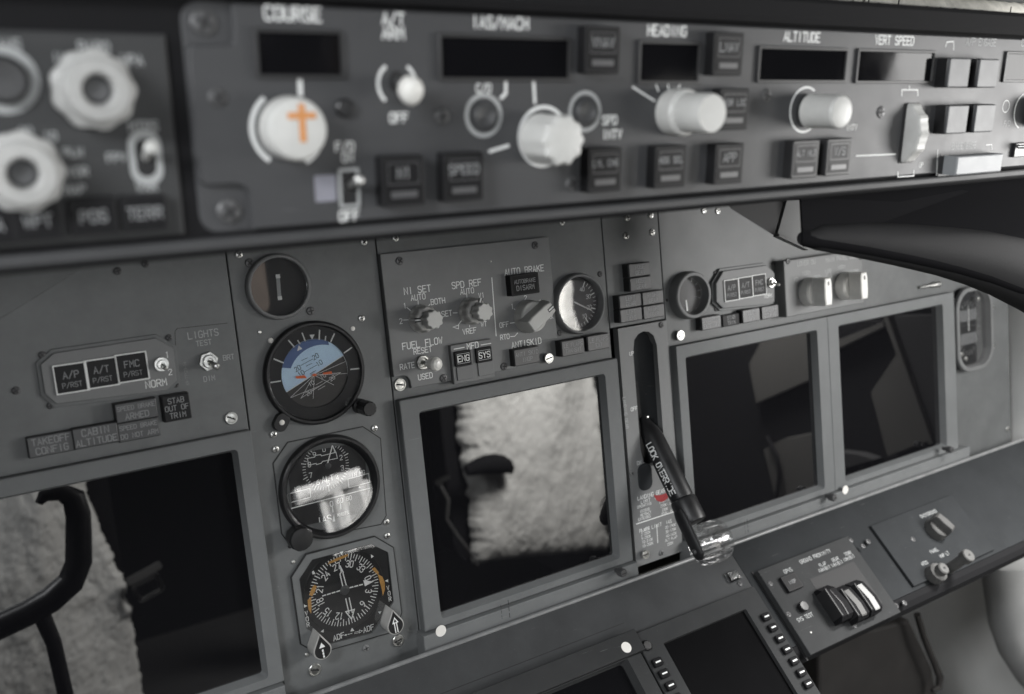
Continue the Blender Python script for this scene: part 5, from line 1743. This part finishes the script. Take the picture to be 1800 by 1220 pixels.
def wool_cushion(parent, w, h, d, seed, name='fleece_cover', amp=4.5, nx=90, ny=140, skew=0):
    """rounded cushion with a lumpy fleece surface, facing the panel (-z)"""
    rnd = random.Random(seed)
    ph = [(rnd.choice((-1, 1)) * rnd.uniform(.05, .22), rnd.uniform(.04, .2), rnd.uniform(0, 6.28), rnd.uniform(.2, .6)) for _ in range(26)]
    b = B()
    vs, fs = [], []
    for j in range(ny + 1):
        for i in range(nx + 1):
            x_, y_ = (i / nx - .5), (j / ny - .5)
            e = (1 - (2 * abs(x_)) ** 6) * (1 - (2 * abs(y_)) ** 8)
            vx = Vector((x_ * w * .035, y_ * h * .02, seed))
            n_ = .8 * noise.fractal(vx, 0.9, 2.1, 6) + 3.0 * math.sin(x_ * w * .036 + 1.4 * math.sin(y_ * h * .009 + seed)) * (.5 + .5 * math.sin(y_ * h * .006 + x_ * 3))
            ex = 1 + .05 * noise.fractal(Vector((x_, y_ * h * .035, seed + 3)), 0.8, 2.2, 5) + rnd.uniform(-.006, .006)
            tp = (1 - .24 * min(1, max(0, (y_ - .03) / .27))) if x_ > 0 else 1
            vs.append((x_ * w * ex * tp, y_ * h + rnd.uniform(-1.5, 1.5) - (skew * (x_ + .5) * max(0, -y_ * 2)), -(d * max(0, e) ** .5 + n_ * amp + rnd.uniform(-1.2, 1.2))))
    for j in range(ny):
        for i in range(nx):
            a = j * (nx + 1) + i
            fs.append([a, a + nx + 1, a + nx + 2, a + 1])
    b.add(vs, fs)
    return part(name, b, 'wool', parent, smooth=80)


s1 = thing('pilot_seat', 'white sheepskin covered seat back mirrored in the middle display', 'seat', MP, 742, -248, 1030)
part('seat_shell', B().prism(rrect(420, 640, 60, 6), 8, 90, 12), 'seat_dark', s1)
wool_cushion(s1, 350, 620, 42, 3, skew=70)
part('armrest', B().tube([(-200, -96, -60), (-175, -93, -62), (-155, -92, -66), (-138, -94, -68), (-122, -99, -70), (-110, -106, -70), (-103, -114, -70), (-100, -122, -70)], [12, 17, 20, 21, 20, 16, 10, 3], 24), 'seat_dark', s1, smooth=70)
bk = part('belt_buckle', B().box(-16, 16, -3.5, 3.5, -6, 6, 1.5), 'steel', s1, (-246, -108, -40), 14)
part('harness_cord', B().tube([(-250, -118, -40), (-238, -150, -44), (-244, -190, -40), (-226, -230, -46), (-205, -262, -44), (-190, -300, -50)], [3, 3.5, 3, 3, 2.5, 2], 12), 'worn_knob', s1, smooth=60)
part('seat_pan', B().box(-230, 260, -500, -400, -260, 40, 20), 'seat_dark', s1)
s2 = thing('jump_seat', 'white fleece draped seat mirrored in the left display', 'seat', MP, -250, -420, 1030)
part('seat_shell', B().prism(rrect(300, 640, 40, 6), 10, 60, 10), 'seat_dark', s2)
wool_cushion(s2, 300, 600, 36, 8)
hb = part('harness_strap', B().prism(rrect(60, 13, 5), -6, 0, 2), 'worn_knob', s2, (176, 34, -40), 16)
part('harness_buckle', B().frame(rrect(46, 34, 6), rrect(34, 24, 4), -6, 0), 'worn_knob', s2, (180, 8, -40), 16)
yk = thing('control_yoke', 'black control yoke horn mirrored in the left display', 'yoke', MP, -197, -152, 480)
part('horn', B().tube([(-120, -92, 0), (-64, -80, 0), (-40, -72, 0), (-18, -58, 0), (-7, -38, 0), (-3, -10, 0), (0, 14, 0), (-2, 34, 0), (-14, 44, 0), (-30, 44, 0), (-36, 36, 0)], [14, 14, 14.5, 14.5, 14, 13.5, 13, 12.5, 10, 8, 4], 16), 'black_plastic', yk)
part('column', B().tube([(-52, -80, 0), (-44, -120, 0), (-40, -200, 0)], [9, 8, 8], 14), 'black_plastic', yk)
tw = thing('white_cloth', 'folded white cloth mirrored in the altimeter glass', 'cloth', MP, 262, -330, 1010)
b = B()
rings = []
for k in range(7):
    x_ = -62 + 21 * k
    rings.append([(x_, y_ + .12 * x_, z + 4 * math.sin(k * 2)) for y_, z in ((26, 0), (30, -14), (18, -26), (2, -24), (-2, -8))])
b.loops(rings)
part('fold', b, 'white_linen', tw)
b = B()
rings = []
for k in range(9):
    x_ = -20 + 13 * k
    rings.append([(x_ + y_ * -.12, y_, z + 7 * math.sin(k * 1.9)) for y_, z in ((6, -4), (6, -18), (-50, -16), (-118, -20), (-118, -6), (-50, -2))])
b.loops(rings)
part('hanging_side', b, 'white_linen', tw)
hr = thing('slab', 'added tan headrest mirrored in the small top gauge', 'slab', MP, 171, 72, 1040)  # unseen slab added only to show up tan in the gauge glass
part('pad', B().prism(rrect(62, 110, 20, 6), -30, 10, 8), 'tan_surface', hr)
# aft side wall with a pale lining, seen in the right screens
aw = thing('aft_side_lining', 'grey side lining aft of the window, mirrored in the right screens', 'wall lining', MP, 860, -300, 500)
part('lining_base', B().box(20, 40, -420, 240, -420, 260), 'seat_dark', aw)
for pl, x0_, mm in ((((200, -32), (226, -137), (228, -165), (160, -165), (93, -13), (160, -2)), 0, 'aft_lining'), (((13, -25), (37, -66), (57, -132), (60, -165), (-40, -165), (-65, -43), (-26, -34)), 0, 'aft_lining'),
                    (((136, -242), (198, -289), (126, -319), (77, -337), (42, -266)), 2, 'aft_lining'), (((205, -170), (244, -269), (237, -271), (189, -165)), 0, 'aft_lining'),
                    (((252, -283), (257, -370), (79, -370), (75, -339)), 6, 'dull_lining'), (((33, -165), (36, -216), (33, -244), (-1, -165)), 0, 'dull_lining'), (((250, -272), (253, -279), (75, -343), (72, -338)), -3, 'aft_lining')):
    b = B()
    b.loops([[(x_, y_, z) for y_, z in pl] for x_ in (x0_, 20)])
    part('lining_panel', b, mm, aw)
part('cable', B().tube([(-8, 40, -40), (-10, 10, -62), (-10, -20, -66), (-8, -50, -58), (-4, -80, -44)], 4), 'matte_black', aw)
